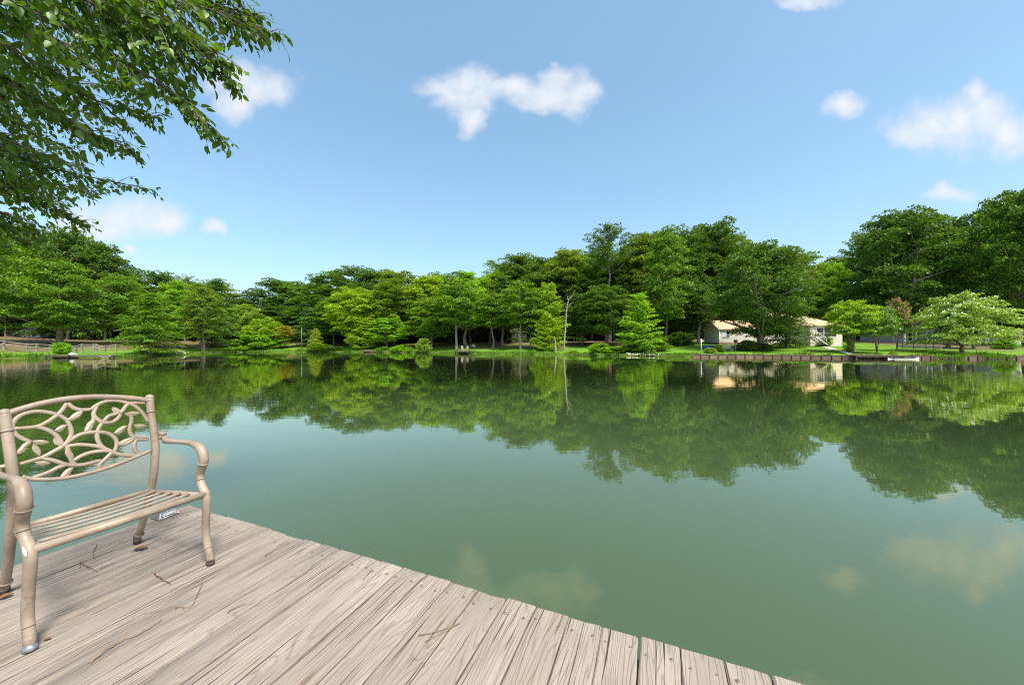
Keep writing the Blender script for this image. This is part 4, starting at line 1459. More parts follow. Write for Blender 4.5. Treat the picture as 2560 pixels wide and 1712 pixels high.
def board_mat():
    m, kk, out = material('weathered_deck_board')
    uv = kk.n('ShaderNodeUVMap', uv_map='UVMap').outputs[0]
    rnd = kk.n('ShaderNodeNewGeometry').outputs['Random Per Island']
    pos = kk.n('ShaderNodeNewGeometry').outputs['Position']
    su = kk.n('ShaderNodeSeparateXYZ', {0: uv})
    # flowing growth rings: contour lines of a stretched noise field
    flow = kk.noise(kk.scale(uv, (1.1, 8.0, 1)), 1.0, 2.0, 0.45, 0.5)
    acr = kk.m('MULTIPLY', su.outputs[1], 6.5)
    ph = kk.m('MULTIPLY', kk.m('ADD', acr, kk.m('MULTIPLY', flow, 2.2)), 44.0)
    rings = kk.m('ADD', kk.m('MULTIPLY', kk.m('SINE', ph), 0.5), 0.5)
    ringl = kk.m('POWER', rings, 9.0)
    fib = kk.noise(kk.scale(uv, (5.0, 190.0, 1)), 1.0, 4.0, 0.7)
    streak = kk.noise(kk.scale(uv, (1.3, 34.0, 1)), 1.0, 5.0, 0.65, 0.1)
    crk = kk.noise(kk.scale(uv, (1.5, 105.0, 1)), 1.0, 3.0, 0.55, 0.15)
    crack = kk.rng(crk, 0.612, 0.65)
    blot = kk.noise(kk.scale(uv, (2.2, 5.0, 1)), 1.0, 5.0, 0.65, 0.3)
    c = kk.mix(rnd, (0.232, 0.188, 0.142), (0.338, 0.283, 0.224))
    c = kk.mix(kk.m('MULTIPLY', kk.rng(blot, 0.35, 0.75), 0.55), c, (0.21, 0.165, 0.125))
    c = kk.mix(kk.m('MULTIPLY', kk.rng(fib, 0.38, 0.72), 0.55), c, (0.38, 0.335, 0.29))
    c = kk.mix(kk.m('MULTIPLY', ringl, 0.36), c, (0.085, 0.06, 0.042))
    c = kk.mix(kk.m('MULTIPLY', kk.rng(streak, 0.54, 0.78), 0.5), c, (0.105, 0.08, 0.06))
    # greyer, darker mottling on the lake-side boards, strongest round the bench
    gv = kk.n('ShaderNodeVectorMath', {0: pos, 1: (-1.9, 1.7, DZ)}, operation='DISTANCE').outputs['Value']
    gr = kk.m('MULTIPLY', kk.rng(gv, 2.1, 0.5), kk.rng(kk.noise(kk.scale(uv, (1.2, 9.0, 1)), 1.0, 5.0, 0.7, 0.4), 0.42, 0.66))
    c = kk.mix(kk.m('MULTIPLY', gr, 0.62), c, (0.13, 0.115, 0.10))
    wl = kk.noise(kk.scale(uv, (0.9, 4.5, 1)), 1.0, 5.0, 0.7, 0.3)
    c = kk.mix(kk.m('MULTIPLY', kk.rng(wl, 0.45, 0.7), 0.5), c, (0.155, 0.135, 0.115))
    # a few rusty resin stains and pale specks
    rs = kk.noise(kk.scale(uv, (1.6, 16.0, 1)), 0.8, 3.0, 0.5, 0.3)
    c = kk.mix(kk.m('MULTIPLY', kk.rng(rs, 0.70, 0.76), 0.55), c, (0.32, 0.19, 0.08))
    sp_ = kk.noise(kk.scale(uv, (7.0, 26.0, 1)), 1.0, 3.0, 0.6)
    c = kk.mix(kk.m('MULTIPLY', kk.rng(sp_, 0.73, 0.78), 0.7), c, (0.72, 0.70, 0.66))
    # knots
    vo = kk.n('ShaderNodeTexVoronoi', {'Vector': kk.scale(uv, (1.0, 3.4, 1)), 'Scale': 1.15, 'Randomness': 1.0}, voronoi_dimensions='2D', feature='F1')
    kd = vo.outputs['Distance']
    knot = kk.rng(kd, 0.055, 0.03)
    c = kk.mix(kk.m('MULTIPLY', knot, 0.7), c, (0.17, 0.11, 0.075))
    c = kk.mix(kk.m('MULTIPLY', crack, 0.92), c, (0.035, 0.026, 0.02))
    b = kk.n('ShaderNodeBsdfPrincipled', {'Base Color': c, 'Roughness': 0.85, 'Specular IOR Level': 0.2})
    hh = kk.m('ADD', kk.m('MULTIPLY', fib, 0.35), kk.m('MULTIPLY', ringl, -0.4))
    hh = kk.m('ADD', hh, kk.m('MULTIPLY', crack, -1.6))
    hh = kk.m('ADD', hh, kk.m('MULTIPLY', streak, -0.5))
    bp = kk.n('ShaderNodeBump', {'Strength': 0.55, 'Distance': 0.006, 'Height': hh})
    kk.set(b.inputs['Normal'], bp.outputs[0])
    kk.set(out.inputs[0], b.outputs[0])
    return m


def main_dock():
    root = empty('wooden_dock', D(3, -2, -DZ), 'weathered grey plank dock in the foreground under the metal chair', 'dock')
    V, F, UV = [], [], []
    e = 0.0
    r = random.Random(5)
    edges = []
    LEN = 5.2
    while e < 8.2:
        wd = 0.146 + r.uniform(-0.004, 0.006)
        gap = r.choice([0.002, 0.003, 0.005, 0.008])
        end = r.uniform(-0.007, 0.007)
        dz = r.uniform(-0.002, 0.002)
        uo, vo = r.uniform(0, 60), r.uniform(0, 60)
        n = 16
        o = len(V)
        cup = r.uniform(-0.002, 0.002)
        prof = [(-0.0, -0.006), (0.006, 0.0), (wd * 0.5, cup), (wd - 0.006, 0.0), (wd, -0.006), (wd, -0.038), (0.0, -0.038)]
        wob = [r.uniform(-0.002, 0.002) for _ in range(n + 1)]
        chip = [r.uniform(0, 0.005) for _ in prof]
        for i in range(n + 1):
            t = i / n
            dd = end - LEN * t ** 1.6
            for j, (pe, pz) in enumerate(prof):
                de = chip[j] if i == 0 else 0.0
                zz = pz + dz - (0.004 if i == 0 and j < 5 else 0)
                p = D(e + pe + wob[i], dd - de + (0 if i else 0.0), zz)
                V.append(p)
                UV.append((uo + dd, vo + pe + (0.04 if j > 4 else 0)))
            if i == 0:
                pass
        m = len(prof)
        for i in range(n):
            for j in range(m):
                a, b = o + i * m + j, o + i * m + (j + 1) % m
                F.append((a, b, b + m, a + m))
        F.append(tuple(reversed(range(o, o + m))))
        edges.append((e, e + wd, end))
        e += wd + gap
    me = bpy.data.meshes.new('deck_boards')
    me.from_pydata(V, [], F)
    uvl = me.uv_layers.new(name='UVMap')
    for p in me.polygons:
        for li in p.loop_indices:
            uvl.data[li].uv = UV[me.loops[li].vertex_index]
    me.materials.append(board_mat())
    me.update()
    import bmesh
    bm = bmesh.new(); bm.from_mesh(me); bmesh.ops.recalc_face_normals(bm, faces=bm.faces); bm.to_mesh(me); bm.free()
    o = bpy.data.objects.new('deck_boards', me)
    link(o, root)
    rim = MB()
    W_, ang = e, math.atan2(DE.y, DE.x)
    rim.box(D(W_ / 2, -0.09, -0.14), (W_ - 0.1, 0.04, 0.19), ang)
    for q in (-1.6, -3.2, -4.9):
        rim.box(D(W_ / 2, q, -0.14), (W_ - 0.1, 0.04, 0.19), ang)
    rim.box(D(0.05, -2.6, -0.14), (0.04, 5.0, 0.18), ang)
    rim.box(D(W_ - 0.05, -2.6, -0.14), (0.04, 5.0, 0.18), ang)
    rim.build('joist_frame', M['grey_wood'], root)
    for a, b in ((0.25, -0.25), (0.25, -3.0), (2.8, -0.25), (5.4, -0.25), (7.9, -0.25), (2.8, -3.0), (5.4, -3.0), (7.9, -3.0), (0.25, -4.8), (7.9, -4.8)):
        p = D(a, b)
        MB().tube([(p.x, p.y, -1.2), (p.x, p.y, DZ - 0.06)], 0.09, 10).build('piling', M['grey_wood'], root)
    nl = MB()
    for (a, b, en) in edges:
        for q in (0.028, b - a - 0.03):
            for dd in (-0.09, -1.6):
                p = D(a + q + r.uniform(-0.006, 0.006), dd + r.uniform(-0.012, 0.012), 0.0)
                nl.tube([p + Vector((0, 0, -0.003)), p + Vector((0, 0, 0.0016)), p + Vector((0, 0, 0.0022))], [0.0068, 0.0068, 0.004], 8)
    nl.build('nail_heads', simple_mat('rusty_nail', (0.20, 0.16, 0.13), 0.5, 0.4, 40, metal=0.5), root)


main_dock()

# ------------------------------------------------------------------ the cast metal chair
def paint_mat():
    m, kk, out = material('taupe_metal_paint')
    g = kk.n('ShaderNodeTexCoord').outputs['Object']
    a = kk.noise(g, 5.0, 4.0, 0.6)
    b_ = kk.noise(g, 34.0, 4.0, 0.7)
    sp = kk.n('ShaderNodeSeparateXYZ', {0: g})
    c = kk.mix(kk.rng(a, 0.35, 0.68), (0.225, 0.165, 0.115), (0.335, 0.262, 0.195))
    c = kk.mix(kk.m('MULTIPLY', kk.rng(b_, 0.57, 0.68), 0.55), c, (0.17, 0.115, 0.08))
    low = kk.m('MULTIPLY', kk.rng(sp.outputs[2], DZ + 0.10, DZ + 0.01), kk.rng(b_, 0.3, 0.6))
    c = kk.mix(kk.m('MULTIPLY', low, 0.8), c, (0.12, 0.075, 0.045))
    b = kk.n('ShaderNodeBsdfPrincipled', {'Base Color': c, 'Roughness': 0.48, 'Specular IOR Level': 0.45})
    bp = kk.n('ShaderNodeBump', {'Strength': 0.12, 'Distance': 0.004, 'Height': b_})
    kk.set(b.inputs['Normal'], bp.outputs[0])
    kk.set(out.inputs[0], b.outputs[0])
    return m


CC = Vector((-2.077, 1.835, DZ))
CU = Vector((0.412, 0.911, 0)).normalized()
CV = Vector((CU.y, -CU.x, 0))


def ch(u, v, h):
    return CC + CU * u + CV * v + Vector((0, 0, h))


def back_plane(zx, zy):
    """a point of the chair's raked back that shows at this spot of the photo's enlarged corner"""
    px, py = zx / 4.127, 960 + zy / 4.127
    d = Vector(((px - 1280) / FPX, 1.0, -(py - 856) / FPX))
    o = Vector((0, 0, CAM_Z))
    # plane: v + 0.3 h = 0.044 in chair coordinates
    n = CV + Vector((0, 0, 0.3))
    k0 = 0.044 + CC.dot(CV) + 0.3 * DZ
    t = (k0 - o.dot(n)) / d.dot(n)
    return o + d * t


def chair():
    root = empty('metal_armchair', CC, 'taupe cast metal armchair with a vine scroll back on the dock corner', 'chair')
    P_ = paint_mat()
    bn = (CV + Vector((0, 0, 0.3))).normalized()
    # back posts with the rear legs
    prof = [(-0.225, 0.888), (-0.195, 0.782), (-0.155, 0.667), (-0.14, 0.574), (-0.15, 0.455), (-0.185, 0.332), (-0.245, 0.178), (-0.305, 0.06), (-0.325, 0.014)]
    hw = [0.256, 0.254, 0.252, 0.25, 0.248, 0.246, 0.242, 0.239, 0.238]
    for s in (-1, 1):
        mb = MB()
        q = smooth_path([ch(s * h_, v, z) for (v, z), h_ in zip(prof, hw)], 5)
        rr = list(np.interp(np.linspace(0, 1, len(q)), [0, 0.12, 0.5, 0.8, 1], [0.0195, 0.0185, 0.019, 0.0175, 0.016]))
        mb.tube(q, rr, 14)
        mb.ball(q[0], 0.021, 14, 8)
        for i in (4, len(q) - 6):
            d = (q[i + 1] - q[i]).normalized()
            mb.tube([q[i] - d * 0.003, q[i] + d * 0.003], 0.0235, 14)
        mb.build('back_post', P_, root)
        f_ = MB()
        f_.tube([q[-1] + Vector((0, 0, 0.035)), q[-1] + Vector((0, 0, 0.0)), Vector((q[-1].x, q[-1].y, DZ + 0.001))], [0.0172, 0.019, 0.017], 12)
        f_.build('foot', M['dark_wood'], root)
    # arms running into the front legs
    arm = [(-0.155, 0.664), (-0.185, 0.662), (-0.160, 0.640), (-0.115, 0.631), (-0.02, 0.637), (0.10, 0.646), (0.18, 0.643), (0.235, 0.622), (0.258, 0.58), (0.252, 0.54), (0.228, 0.492), (0.232, 0.45), (0.252, 0.42),
           (0.285, 0.389), (0.298, 0.355), (0.295, 0.295), (0.285, 0.193), (0.289, 0.128), (0.308, 0.069), (0.322, 0.022)]
    ru = [0.252, 0.29, 0.30, 0.30, 0.30, 0.30, 0.30, 0.302, 0.303, 0.303, 0.302, 0.3, 0.298, 0.297, 0.297, 0.298, 0.30, 0.302, 0.303, 0.304]
    rad = [0.010, 0.012, 0.017, 0.0165, 0.0125, 0.0135, 0.019, 0.0225, 0.0225, 0.0215, 0.0195, 0.0185, 0.019, 0.0205, 0.0195, 0.0185, 0.0182, 0.018, 0.0178, 0.0185]
    for s in (-1, 1):
        mb = MB()
        q = smooth_path([ch(s * u_, v, z) for (v, z), u_ in zip(arm[2:], ru[2:])], 5)
        rr = list(np.interp(np.linspace(0, 1, len(q)), np.linspace(0, 1, len(rad) - 2), rad[2:]))
        mb.tube(q, rr, 14)
        mb.tube([ch(s * 0.245, -0.150, 0.652), ch(s * 0.298, -0.168, 0.650)], 0.011, 10)
        mb.tube([ch(s * 0.299, -0.176, 0.648), ch(s * 0.30, -0.150, 0.634)], [0.013, 0.017], 10)
        mb.ball(ch(s * 0.30, -0.186, 0.666), (0.021, 0.021, 0.015), 14, 8)
        for i, rb in ((3, 0.0205), (34, 0.0258), (44, 0.0232), (len(q) - 8, 0.0215)):
            d = (q[i + 1] - q[i - 1]).normalized()
            b_ = d.orthogonal().normalized()
            s_ = d.cross(b_)
            ring = [q[i] + (b_ * math.cos(a) + s_ * math.sin(a)) * (rb - 0.002) for a in np.linspace(0, 2 * PI, 21)]
            mb.tube(ring, 0.0024, 6)
        mb.build('arm', P_, root)
        f_ = MB()
        e_ = q[-1]
        if s < 0:
            f_.ball((e_.x + 0.004, e_.y - 0.004, DZ + 0.017), (0.024, 0.021, 0.0165), 14, 8)
            f_.build('foot', simple_mat('worn_chrome_glide', (0.42, 0.44, 0.48), 0.25, 0.3, 30, metal=0.8), root)['label'] = 'worn chrome glide'
        else:
            f_.ball((e_.x + 0.003, e_.y - 0.003, DZ + 0.011), (0.021, 0.02, 0.0105), 12, 8)
            f_.build('foot', M['dark_wood'], root)
    # top and bottom rail of the back
    tr = smooth_path([back_plane(*z) for z in ((40, 318), (200, 262), (450, 195), (700, 152), (950, 132), (1200, 135), (1400, 150), (1535, 172))], 5)
    MB().tube(tr, 0.0145, 12).build('top_rail', P_, root)
    br = smooth_path([back_plane(*z) for z in ((225, 955), (330, 978), (450, 982), (620, 975), (800, 945), (1000, 897), (1200, 832), (1400, 752), (1555, 685))], 5)
    MB().tube(br, 0.0095, 10).build('bottom_rail', P_, root)
    CUR = [
        [(690, 370), (600, 318), (450, 285), (320, 287), (200, 330), (125, 420), (150, 505), (230, 562), (325, 600)],
        [(690, 195), (640, 270), (580, 328), (480, 395), (370, 440), (150, 458)],
        [(370, 442), (470, 465), (560, 510), (620, 580), (645, 645)],
        [(690, 370), (725, 440), (735, 520), (700, 590), (640, 645), (540, 702), (430, 757), (205, 825)],
        [(640, 645), (750, 562), (850, 512), (980, 495), (1100, 505), (1180, 550), (1205, 612), (1180, 700)],
        [(670, 645), (800, 625), (920, 630), (1020, 645), (1090, 668), (1200, 717), (1330, 738), (1450, 725), (1550, 690)],
        [(740, 805), (830, 745), (930, 707), (1040, 690), (1120, 688)],
        [(1055, 395), (1010, 480), (1005, 560), (1040, 630), (1110, 685)],
        [(940, 262), (990, 222), (1080, 182), (1180, 170), (1300, 190), (1400, 232), (1480, 310), (1530, 390)],
        [(1000, 225), (968, 300), (990, 350), (1060, 392), (1150, 395), (1220, 350), (1245, 300)],
        [(700, 195), (750, 240), (830, 265), (940, 260)],
        [(1070, 385), (1120, 332), (1200, 305), (1260, 280), (1310, 215), (1370, 195), (1500, 195)],
        [(1290, 305), (1350, 330), (1355, 390), (1340, 440), (1340, 490), (1370, 540), (1420, 570), (1535, 572)],
        [(1410, 570), (1385, 630), (1400, 690), (1450, 720)],
        [(1205, 622), (1290, 615), (1350, 585), (1385, 555)],
        [(420, 760), (560, 790), (690, 830), (820, 835), (930, 815), (1040, 785)],
        [(1150, 710), (1080, 780), (1030, 830), (1025, 895)],
        [(340, 965), (500, 910), (600, 860), (700, 830)],
        [(190, 720), (215, 680), (290, 610), (320, 600)],
        [(960, 300), (970, 360), (930, 430), (890, 500)],
        [(845, 275), (800, 330), (730, 360), (690, 375)],
        [(690, 645), (715, 720), (750, 810), (790, 832)]]
    pan = MB()
    for c in CUR:
        q = smooth_path([back_plane(*z) for z in c], 6)
        n = len(q)
        pan.tube(q, [0.0099 - 0.0018 * abs(2 * i / (n - 1) - 1) ** 3 for i in range(n)], 8, 0.62, bn)
    LV = [((320, 590), (515, 607), 50), ((180, 705), (305, 600), 60), ((345, 615), (410, 745), 70), ((560, 482), (700, 425), 55), ((700, 370), (855, 282), 58), ((870, 492), (978, 368), 68),
          ((1172, 512), (1320, 430), 55), ((1368, 428), (1520, 440), 46), ((1295, 302), (1450, 306), 46), ((1155, 238), (1245, 312), 56), ((1395, 545), (1530, 560), 42), ((690, 658), (745, 805), 72),
          ((555, 555), (640, 645), 70), ((345, 808), (530, 822), 46), ((615, 968), (765, 858), 64), ((1205, 622), (1385, 555), 45)]
    for a, b, wz in LV:
        A, B = Vector(a), Vector(b)
        d = B - A
        s = Vector((-d.y, d.x)).normalized() * wz * 0.5
        row = []
        for t in np.linspace(0, 1, 9):
            w_ = math.sin(PI * t ** 0.85) ** 0.8
            bend = math.sin(t * 2 * PI) * 0.16
            c = A + d * t + s * bend
            row.append((back_plane(*(c + s * w_)), back_plane(*c), back_plane(*(c - s * w_))))
        V, F = [], []
        for l, c, r_ in row:
            V += [l + bn * 0.003, c + bn * 0.0075, r_ + bn * 0.003, l - bn * 0.003, c - bn * 0.006, r_ - bn * 0.003]
        for i in range(8):
            o = i * 6
            for p, q in ((0, 1), (1, 2), (2, 5), (5, 4), (4, 3), (3, 0)):
                F.append((o + p, o + q, o + 6 + q, o + 6 + p))
        pan.add(V, F)
    pan.build('scroll_panel', P_, root)
    # seat: rails and slats
    sh = lambda v: 0.345 + (v + 0.17) / 0.46 * 0.042
    fr = MB()
    fr.tube([ch(-0.293, 0.292, 0.385), ch(0.293, 0.292, 0.385)], 0.0175, 12)
    fr.build('front_rail', P_, root)
    fr = MB()
    fr.tube([ch(-0.242, -0.175, 0.345), ch(0.242, -0.175, 0.345)], 0.014, 10)
    fr.build('rear_rail', P_, root)
    for s in (-1, 1):
        MB().tube([ch(s * 0.236, -0.175, 0.343), ch(s * 0.262, 0.06, 0.362), ch(s * 0.278, 0.288, 0.382)], [0.013, 0.015, 0.016], 10, 1.0).build('side_rail', P_, root)
    for i in range(5):
        v = -0.11 + i * 0.078
        sl = MB()
        hw_ = 0.236 + (v + 0.175) / 0.46 * 0.03
        q = [ch(hw_ * t, v, sh(v) + 0.006 - 0.012 * (1 - t * t)) for t in np.linspace(-1, 1, 13)]
        sl.tube(q, 0.0145, 8, 0.3, (0, 0, 1))
        sl.build('slat', P_, root)
    # white drop-shaped sticker on the near front leg
    stk = MB()
    c = ch(-0.2975, 0.2975, 0.395)
    vw = (Vector((0, 0, CAM_Z)) - c); vw.z = 0; vw.normalize()
    rt = Vector((-vw.y, vw.x, 0))
    pts = []
    for t in np.linspace(0, 2 * PI, 25)[:-1]:
        a, b = 0.0125 * math.sin(t) * (0.62 + 0.38 * math.cos(t)), 0.021 * math.cos(t)
        ang = 0.85 + (a + 0.35 * b) / 0.0198
        pts.append(c + vw * math.cos(ang) * 0.0202 + rt * math.sin(ang) * -0.0202 + Vector((0, 0, b)))
    stk.add(pts, [tuple(range(24))])
    stk.build('sticker', M['white'], root)


chair()


def dock_light():
    c = (on_deck(376, 1296) + on_deck(397, 1304) + on_deck(448, 1285) + on_deck(429, 1276)) / 4
    a = (on_deck(448, 1285) - on_deck(397, 1304)).normalized()      # along the lit front
    b = Vector((a.y, -a.x, 0))                                       # out of the front
    root = empty('dock_light', c, 'small silver solar dock light near the far corner of the dock', 'light')
    hl, hd, tl, td, hh = 0.060, 0.052, 0.040, 0.022, 0.042
    q = lambda x, y, z: c + a * x + b * y + Vector((0, 0, z))
    V = [q(-hl, -hd, 0.001), q(hl, -hd, 0.001), q(hl, hd, 0.001), q(-hl, hd, 0.001), q(-hl, -hd, 0.008), q(hl, -hd, 0.008), q(hl, hd, 0.008), q(-hl, hd, 0.008),
         q(-tl, -hd * 0.8, hh), q(tl, -hd * 0.8, hh), q(tl, td, hh), q(-tl, td, hh)]
    F = [(3, 2, 1, 0), (0, 1, 5, 4), (1, 2, 6, 5), (2, 3, 7, 6), (3, 0, 4, 7), (4, 5, 9, 8), (5, 6, 10, 9), (6, 7, 11, 10), (7, 4, 8, 11), (8, 9, 10, 11)]
    MB().add(V, F).build('housing', simple_mat('brushed_dark_metal', (0.24, 0.20, 0.17), 0.4, 0.2, 30, metal=0.6), root, 0.002)
    n = (V[10] - V[6]).cross(V[7] - V[6]).normalized()
    if n.dot(b) < 0:
        n = -n
    L = lambda s, t: V[7].lerp(V[6], 0.5 + s * 0.5).lerp(V[11].lerp(V[10], 0.5 + s * 0.5), t) + n * 0.003
    rim = [L(-0.92, 0.06), L(0.92, 0.06), L(0.86, 0.9), L(-0.86, 0.9), L(-0.92, 0.06)]
    MB().tube(rim, 0.0034, 8).build('rim', simple_mat('chrome_rim', (0.8, 0.8, 0.8), 0.15, 0.05, metal=0.9), root)
    mb = MB()
    inn = [L(-0.72, 0.25), L(0.72, 0.25), L(0.66, 0.72), L(-0.66, 0.72)]
    mb.add(inn + [p + n * 0.004 for p in inn], [(4, 5, 6, 7), (0, 1, 5, 4), (1, 2, 6, 5), (2, 3, 7, 6), (3, 0, 4, 7)])
    mb.build('lens', simple_mat('milky_lens', (0.38, 0.39, 0.38), 0.2, 0.2, 60), root)


dock_light()

# twigs and straws lying on the boards
M['twig'] = simple_mat('brown_twig', (0.12, 0.06, 0.035), 0.8, 0.3, 20)
M['straw'] = simple_mat('tan_straw', (0.22, 0.13, 0.06), 0.8, 0.25, 20)
M['dry_leaf'] = simple_mat('rusty_dry_leaf', (0.16, 0.07, 0.03), 0.8, 0.3, 30)


def twig(label, pts, r, mat='twig', name='twig', side=()):
    mb = MB()
    q = smooth_path([on_deck(x, y, r * 0.9 + 0.003) for x, y in pts], 4)
    n = len(q)
    q = [p + Vector((random.gauss(0, 1), random.gauss(0, 1), abs(random.gauss(0, 1)))) * r * 0.5 for p in q]
    r *= 0.62
    mb.tube(q, [r * (1 - 0.5 * i / (n - 1)) for i in range(n)], 6)
    for sp in side:
        s = [on_deck(x, y, r * 0.9 + 0.004) for x, y in sp]
        mb.tube(s, [r * 0.6, r * 0.4], 5)
    return tag(mb.build(name, M[mat]), label, 'twig', 'dry twigs and straws lying on the dock')


twig('short reddish twig lying on the boards before the chair', [(384, 1433), (405, 1446), (427, 1459)], 0.0042)
twig('bent thin twig in the middle of the dock below the chair', [(506, 1458), (491, 1490), (476, 1517), (440, 1516), (410, 1523), (359, 1534)], 0.0026, 'straw', side=[[(440, 1516), (437, 1528)], [(455, 1516), (462, 1526)]])
twig('long tan straw lying in the foreground beside the chair leg', [(228, 1654), (268, 1624), (314, 1597), (345, 1585), (379, 1566), (407, 1546)], 0.0042, 'straw')
twig('small dark forked twig between the chair legs', [(199, 1406), (220, 1416), (245, 1429)], 0.0026, side=[[(203, 1408), (199, 1420)], [(214, 1413), (224, 1423)]])
twig('curled thin twig near the dock edge behind the chair', [(243, 1360), (233, 1378), (232, 1388), (239, 1398)], 0.0024)
twig('brown needle lying right of the chair near the dock edge', [(662, 1388), (690, 1372), (723, 1354)], 0.0042, 'straw')
twig('short brown needle in the centre of the dock', [(570, 1531), (592, 1518), (617, 1508)], 0.003)
twig('thin twig poking over the edge of the dock', [(967, 1405), (950, 1388), (938, 1375)], 0.0026)
twig('long reddish straw on the right part of the dock', [(1047, 1589), (1105, 1574), (1150, 1556)], 0.003, 'straw', side=[[(1062, 1603), (1150, 1556)]])
twig('reddish needle by the far right chair leg', [(330, 1378), (365, 1363), (405, 1341)], 0.0032)
twig('thin needle right of the forked twig under the chair', [(250, 1421), (270, 1412), (288, 1405)], 0.003, 'straw')
twig('dark needle lying across a board seam near the far edge', [(930, 1424), (915, 1440), (905, 1452)], 0.0028)


def dry_leaf(label, px, py, s, rz):
    c = on_deck(px, py, 0.006)
    m = Matrix.Translation(c) @ Matrix.Rotation(rz, 4, 'Z')
    V, F = [], []
    for i, t in enumerate(np.linspace(0, 1, 6)):
        w_ = math.sin(PI * t) ** 0.7 * 0.32 + 0.02
        for k_ in (-1, 0, 1):
            V.append(m @ Vector(((t - 0.5) * s, k_ * w_ * s, 0.10 * s * abs(k_) + 0.10 * s * math.sin(3 * t))))
    for i in range(5):
        for k_ in (0, 1):
            a = i * 3 + k_
            F.append((a, a + 1, a + 4, a + 3))
    tag(MB().add(V, F).build('dry_leaf', M['dry_leaf']), label, 'leaf', 'dry leaves lying on the dock')


dry_leaf('rusty dry leaf under the far rear chair leg', 352, 1372, 0.06, 0.5)
dry_leaf('small orange leaf scrap beside the chrome foot', 118, 1597, 0.024, 0.3)
dry_leaf('brown dry leaf scrap against the rear chair leg at left edge', 12, 1492, 0.05, 1.0)


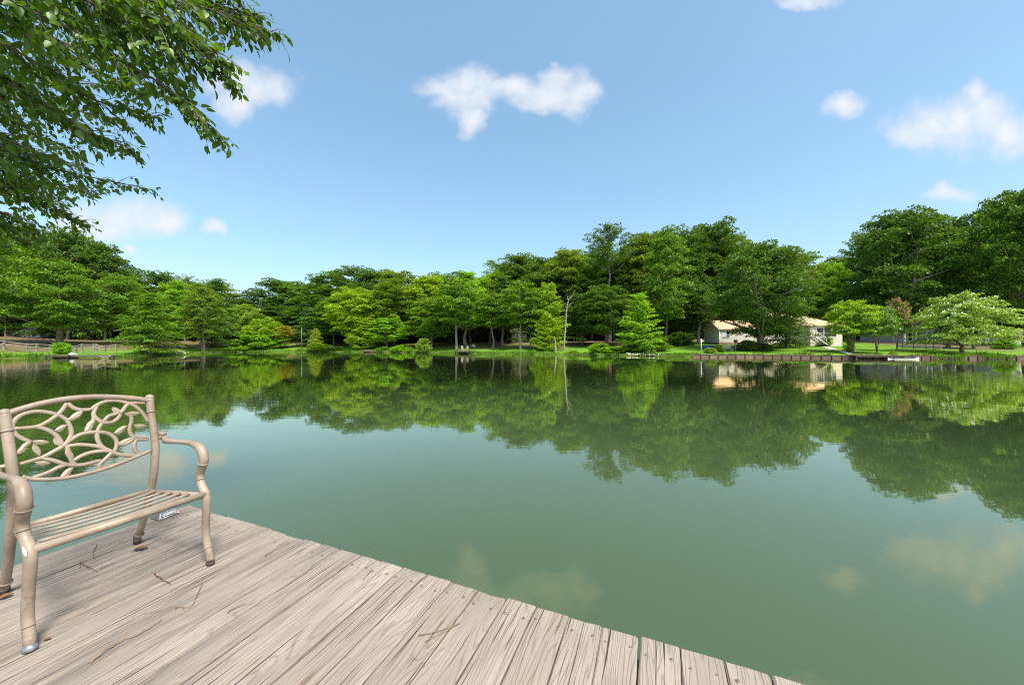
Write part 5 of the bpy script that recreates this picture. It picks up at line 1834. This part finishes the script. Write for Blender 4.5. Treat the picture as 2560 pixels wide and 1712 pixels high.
# ------------------------------------------------------------------ the tree that overhangs the dock from the left
def overhang():
    r = np.random.default_rng(3)
    base = Vector((-9.6, 2.2, height(-9.6, 2.2)))
    root = empty('overhanging_tree', base, 'leafy tree whose branches hang into the top left of the photo', 'tree')
    top = Vector((-8.6, 2.6, 7.2))
    B = [
        [(150, -140, 3.2), (400, -10, 3.4), (560, 32, 3.7), (690, 84, 4.0)],
        [(250, -160, 3.5), (470, -20, 3.7), (570, 20, 3.9), (640, 40, 4.0)],
        [(100, -120, 3.0), (340, 20, 3.2), (480, 110, 3.4), (568, 158, 3.6)],
        [(-50, -150, 3.0), (250, 20, 3.2), (430, 120, 3.4), (585, 214, 3.7)],
        [(-150, -50, 3.0), (150, 60, 3.2), (370, 190, 3.4), (470, 262, 3.5), (552, 345, 3.7)],
        [(-120, -90, 3.3), (160, 30, 3.5), (330, 130, 3.6), (470, 215, 3.8)],
        [(-150, 40, 3.2), (80, 150, 3.4), (250, 255, 3.6), (395, 292, 3.8)],
        [(-150, 10, 3.6), (90, 95, 3.8), (240, 175, 3.9), (360, 235, 4.0)],
        [(-150, 100, 3.3), (60, 220, 3.6), (200, 320, 3.8), (335, 372, 4.0)],
        [(-150, 160, 3.9), (30, 240, 4.1), (150, 300, 4.3), (270, 360, 4.4)],
        [(-150, 260, 3.5), (0, 365, 3.8), (150, 425, 4.0), (380, 474, 4.3)],
        [(-150, 300, 4.0), (-20, 390, 4.2), (90, 450, 4.4), (250, 480, 4.5)],
        [(-150, 360, 3.8), (0, 455, 4.2), (100, 508, 4.4), (210, 556, 4.6)],
        [(-200, 420, 4.4), (-60, 500, 4.6), (20, 540, 4.8), (90, 580, 5.0)],
        [(-150, -20, 4.4), (60, 60, 4.6), (220, 130, 4.7), (380, 160, 4.8)],
        [(20, -160, 4.4), (200, -30, 4.6), (330, 50, 4.7), (450, 70, 4.8)],
        [(-200, 180, 4.6), (-40, 260, 4.8), (80, 330, 5.0), (190, 380, 5.1)],
        [(-200, 60, 5.0), (0, 130, 5.2), (130, 200, 5.3), (260, 210, 5.4)],
        [(-250, 480, 4.2), (-120, 520, 4.4), (-20, 545, 4.6), (60, 600, 4.8)],
        [(-200, 330, 4.4), (-60, 420, 4.6), (60, 470, 4.8), (160, 510, 4.9)],
        [(-200, 230, 4.0), (-40, 320, 4.2), (90, 380, 4.4), (220, 420, 4.5)],
        [(-150, 130, 4.6), (40, 200, 4.8), (170, 270, 4.9), (300, 300, 5.0)],
        [(60, -120, 4.0), (280, -10, 4.2), (400, 60, 4.3), (500, 90, 4.4)],
        [(-100, -100, 5.2), (80, -10, 5.4), (200, 60, 5.5), (310, 80, 5.6)],
    ]
    mbT = MB()
    q = smooth_path([base + Vector((0, 0, -0.5)), base + Vector((0.1, 0, 2)), base + Vector((0.5, 0.2, 4.2)), top], 4)
    mbT.tube(q, list(np.linspace(0.36, 0.16, len(q))), 12)
    mbT.build('trunk', M['bark'], root)
    Cs, Ds, Ns, Ls = [], [], [], []
    limbs = MB()
    for bi, b in enumerate(B):
        pts = [P(x, y, Y) for x, y, Y in b]
        path = smooth_path(pts, 8)
        start = top.lerp(base, r.uniform(0.0, 0.35))
        con = smooth_path([start, start.lerp(pts[0], 0.5) + Vector((0, 0, 0.3)), pts[0]], 4)
        limbs.tube(con, list(np.linspace(0.06, 0.022, len(con))), 6)
        n = len(path)
        limbs.tube(path, list(np.linspace(0.014, 0.0025, n)), 6)
        full = con[3:-1] + path
        L = sum((full[i + 1] - full[i]).length for i in range(len(full) - 1))
        nt = int(L / 0.040)
        for k_ in range(nt):
            t = (k_ + r.random()) / nt
            f = t * (len(full) - 1)
            i = min(int(f), len(full) - 2)
            p = full[i].lerp(full[i + 1], f - i)
            tan = (full[i + 1] - full[i]).normalized()
            rel = max(0.0, (i - len(full) + n) / n)
            tl = r.uniform(0.14, 0.78) * (1.0 - 0.82 * rel)
            sidev = Vector(r.normal(0, 1, 3))
            sidev = (sidev - tan * sidev.dot(tan)).normalized()
            td = (tan * 0.75 + sidev * r.uniform(0.3, 1.25) * (1 - 0.35 * rel) + Vector((0, 0, -0.18))).normalized()
            end = p + td * tl + Vector((0, 0, -0.10 * tl))
            if tl > 0.12:
                limbs.tube([p, p.lerp(end, 0.55) + Vector((0, 0, 0.02)), end], [0.0045, 0.003, 0.0015], 4)
            m = max(3, int(tl / 0.042))
            for j in range(m):
                s = (j + r.random()) / m
                c = p.lerp(end, s)
                sgn = 1 if j % 2 else -1
                sd = td.cross(Vector((0, 0, 1)))
                if sd.length < 0.1:
                    sd = Vector((1, 0, 0))
                sd.normalize()
                d = td * 0.5 + sd * sgn * r.uniform(0.3, 0.9) + Vector((0, 0, -r.uniform(0.25, 0.95))) + Vector(r.normal(0, 0.38, 3))
                nn = Vector((0, 0, 1)) + Vector(r.normal(0, 0.6, 3)) + td * 0.3
                Cs.append(c); Ds.append(d); Ns.append(nn)
                Ls.append(r.choice([r.uniform(0.035, 0.07), r.uniform(0.06, 0.10), r.uniform(0.09, 0.13)]) * (1 - 0.25 * rel))
    limbs.build('branches', M['bark'], root)
    C = np.array(Cs); D_ = np.array(Ds); N_ = np.array(Ns); L_ = np.array(Ls)[:, None]
    D_ /= np.linalg.norm(D_, axis=1, keepdims=True)
    S_ = np.cross(D_, N_); S_ /= np.linalg.norm(S_, axis=1, keepdims=True)
    N_ = np.cross(S_, D_)
    tpl = [(0, 0, 0), (0.12, 0, 0), (0.34, 0, -0.02), (0.68, 0, -0.03), (1.0, 0, -0.12), (0.34, 0.27, 0.05), (0.66, 0.20, 0.03), (0.34, -0.27, 0.05), (0.66, -0.20, 0.03), (0.16, 0.17, 0.03), (0.16, -0.17, 0.03)]
    fc = [(1, 2, 5, 9), (2, 3, 6, 5), (3, 4, 6, 6), (1, 10, 7, 2), (2, 7, 8, 3), (3, 8, 4, 4)]
    n = len(C)
    V = np.zeros((n, len(tpl), 3))
    for i, (a, b, c_) in enumerate(tpl):
        V[:, i] = C + D_ * (a * L_) + S_ * (b * L_) + N_ * (c_ * L_)
    tri = []
    for f in fc:
        tri.append((f[0], f[1], f[2]))
        if f[3] != f[2]:
            tri.append((f[0], f[2], f[3]))
    tri = np.array(tri)
    F = (np.arange(n)[:, None, None] * len(tpl) + tri[None]).reshape(-1, 3)
    me = mesh_from_arrays('crown', V.reshape(-1, 3), F, leaf_mat('overhanging_leaves', (0.072, 0.165, 0.009), 0.1, 0.48, 0.03))
    me.polygons.foreach_set('use_smooth', [True] * len(me.polygons))
    print('overhang leaves', n)
    o = bpy.data.objects.new('crown', me)
    link(o, root)


overhang()
print('objects', len(bpy.data.objects))
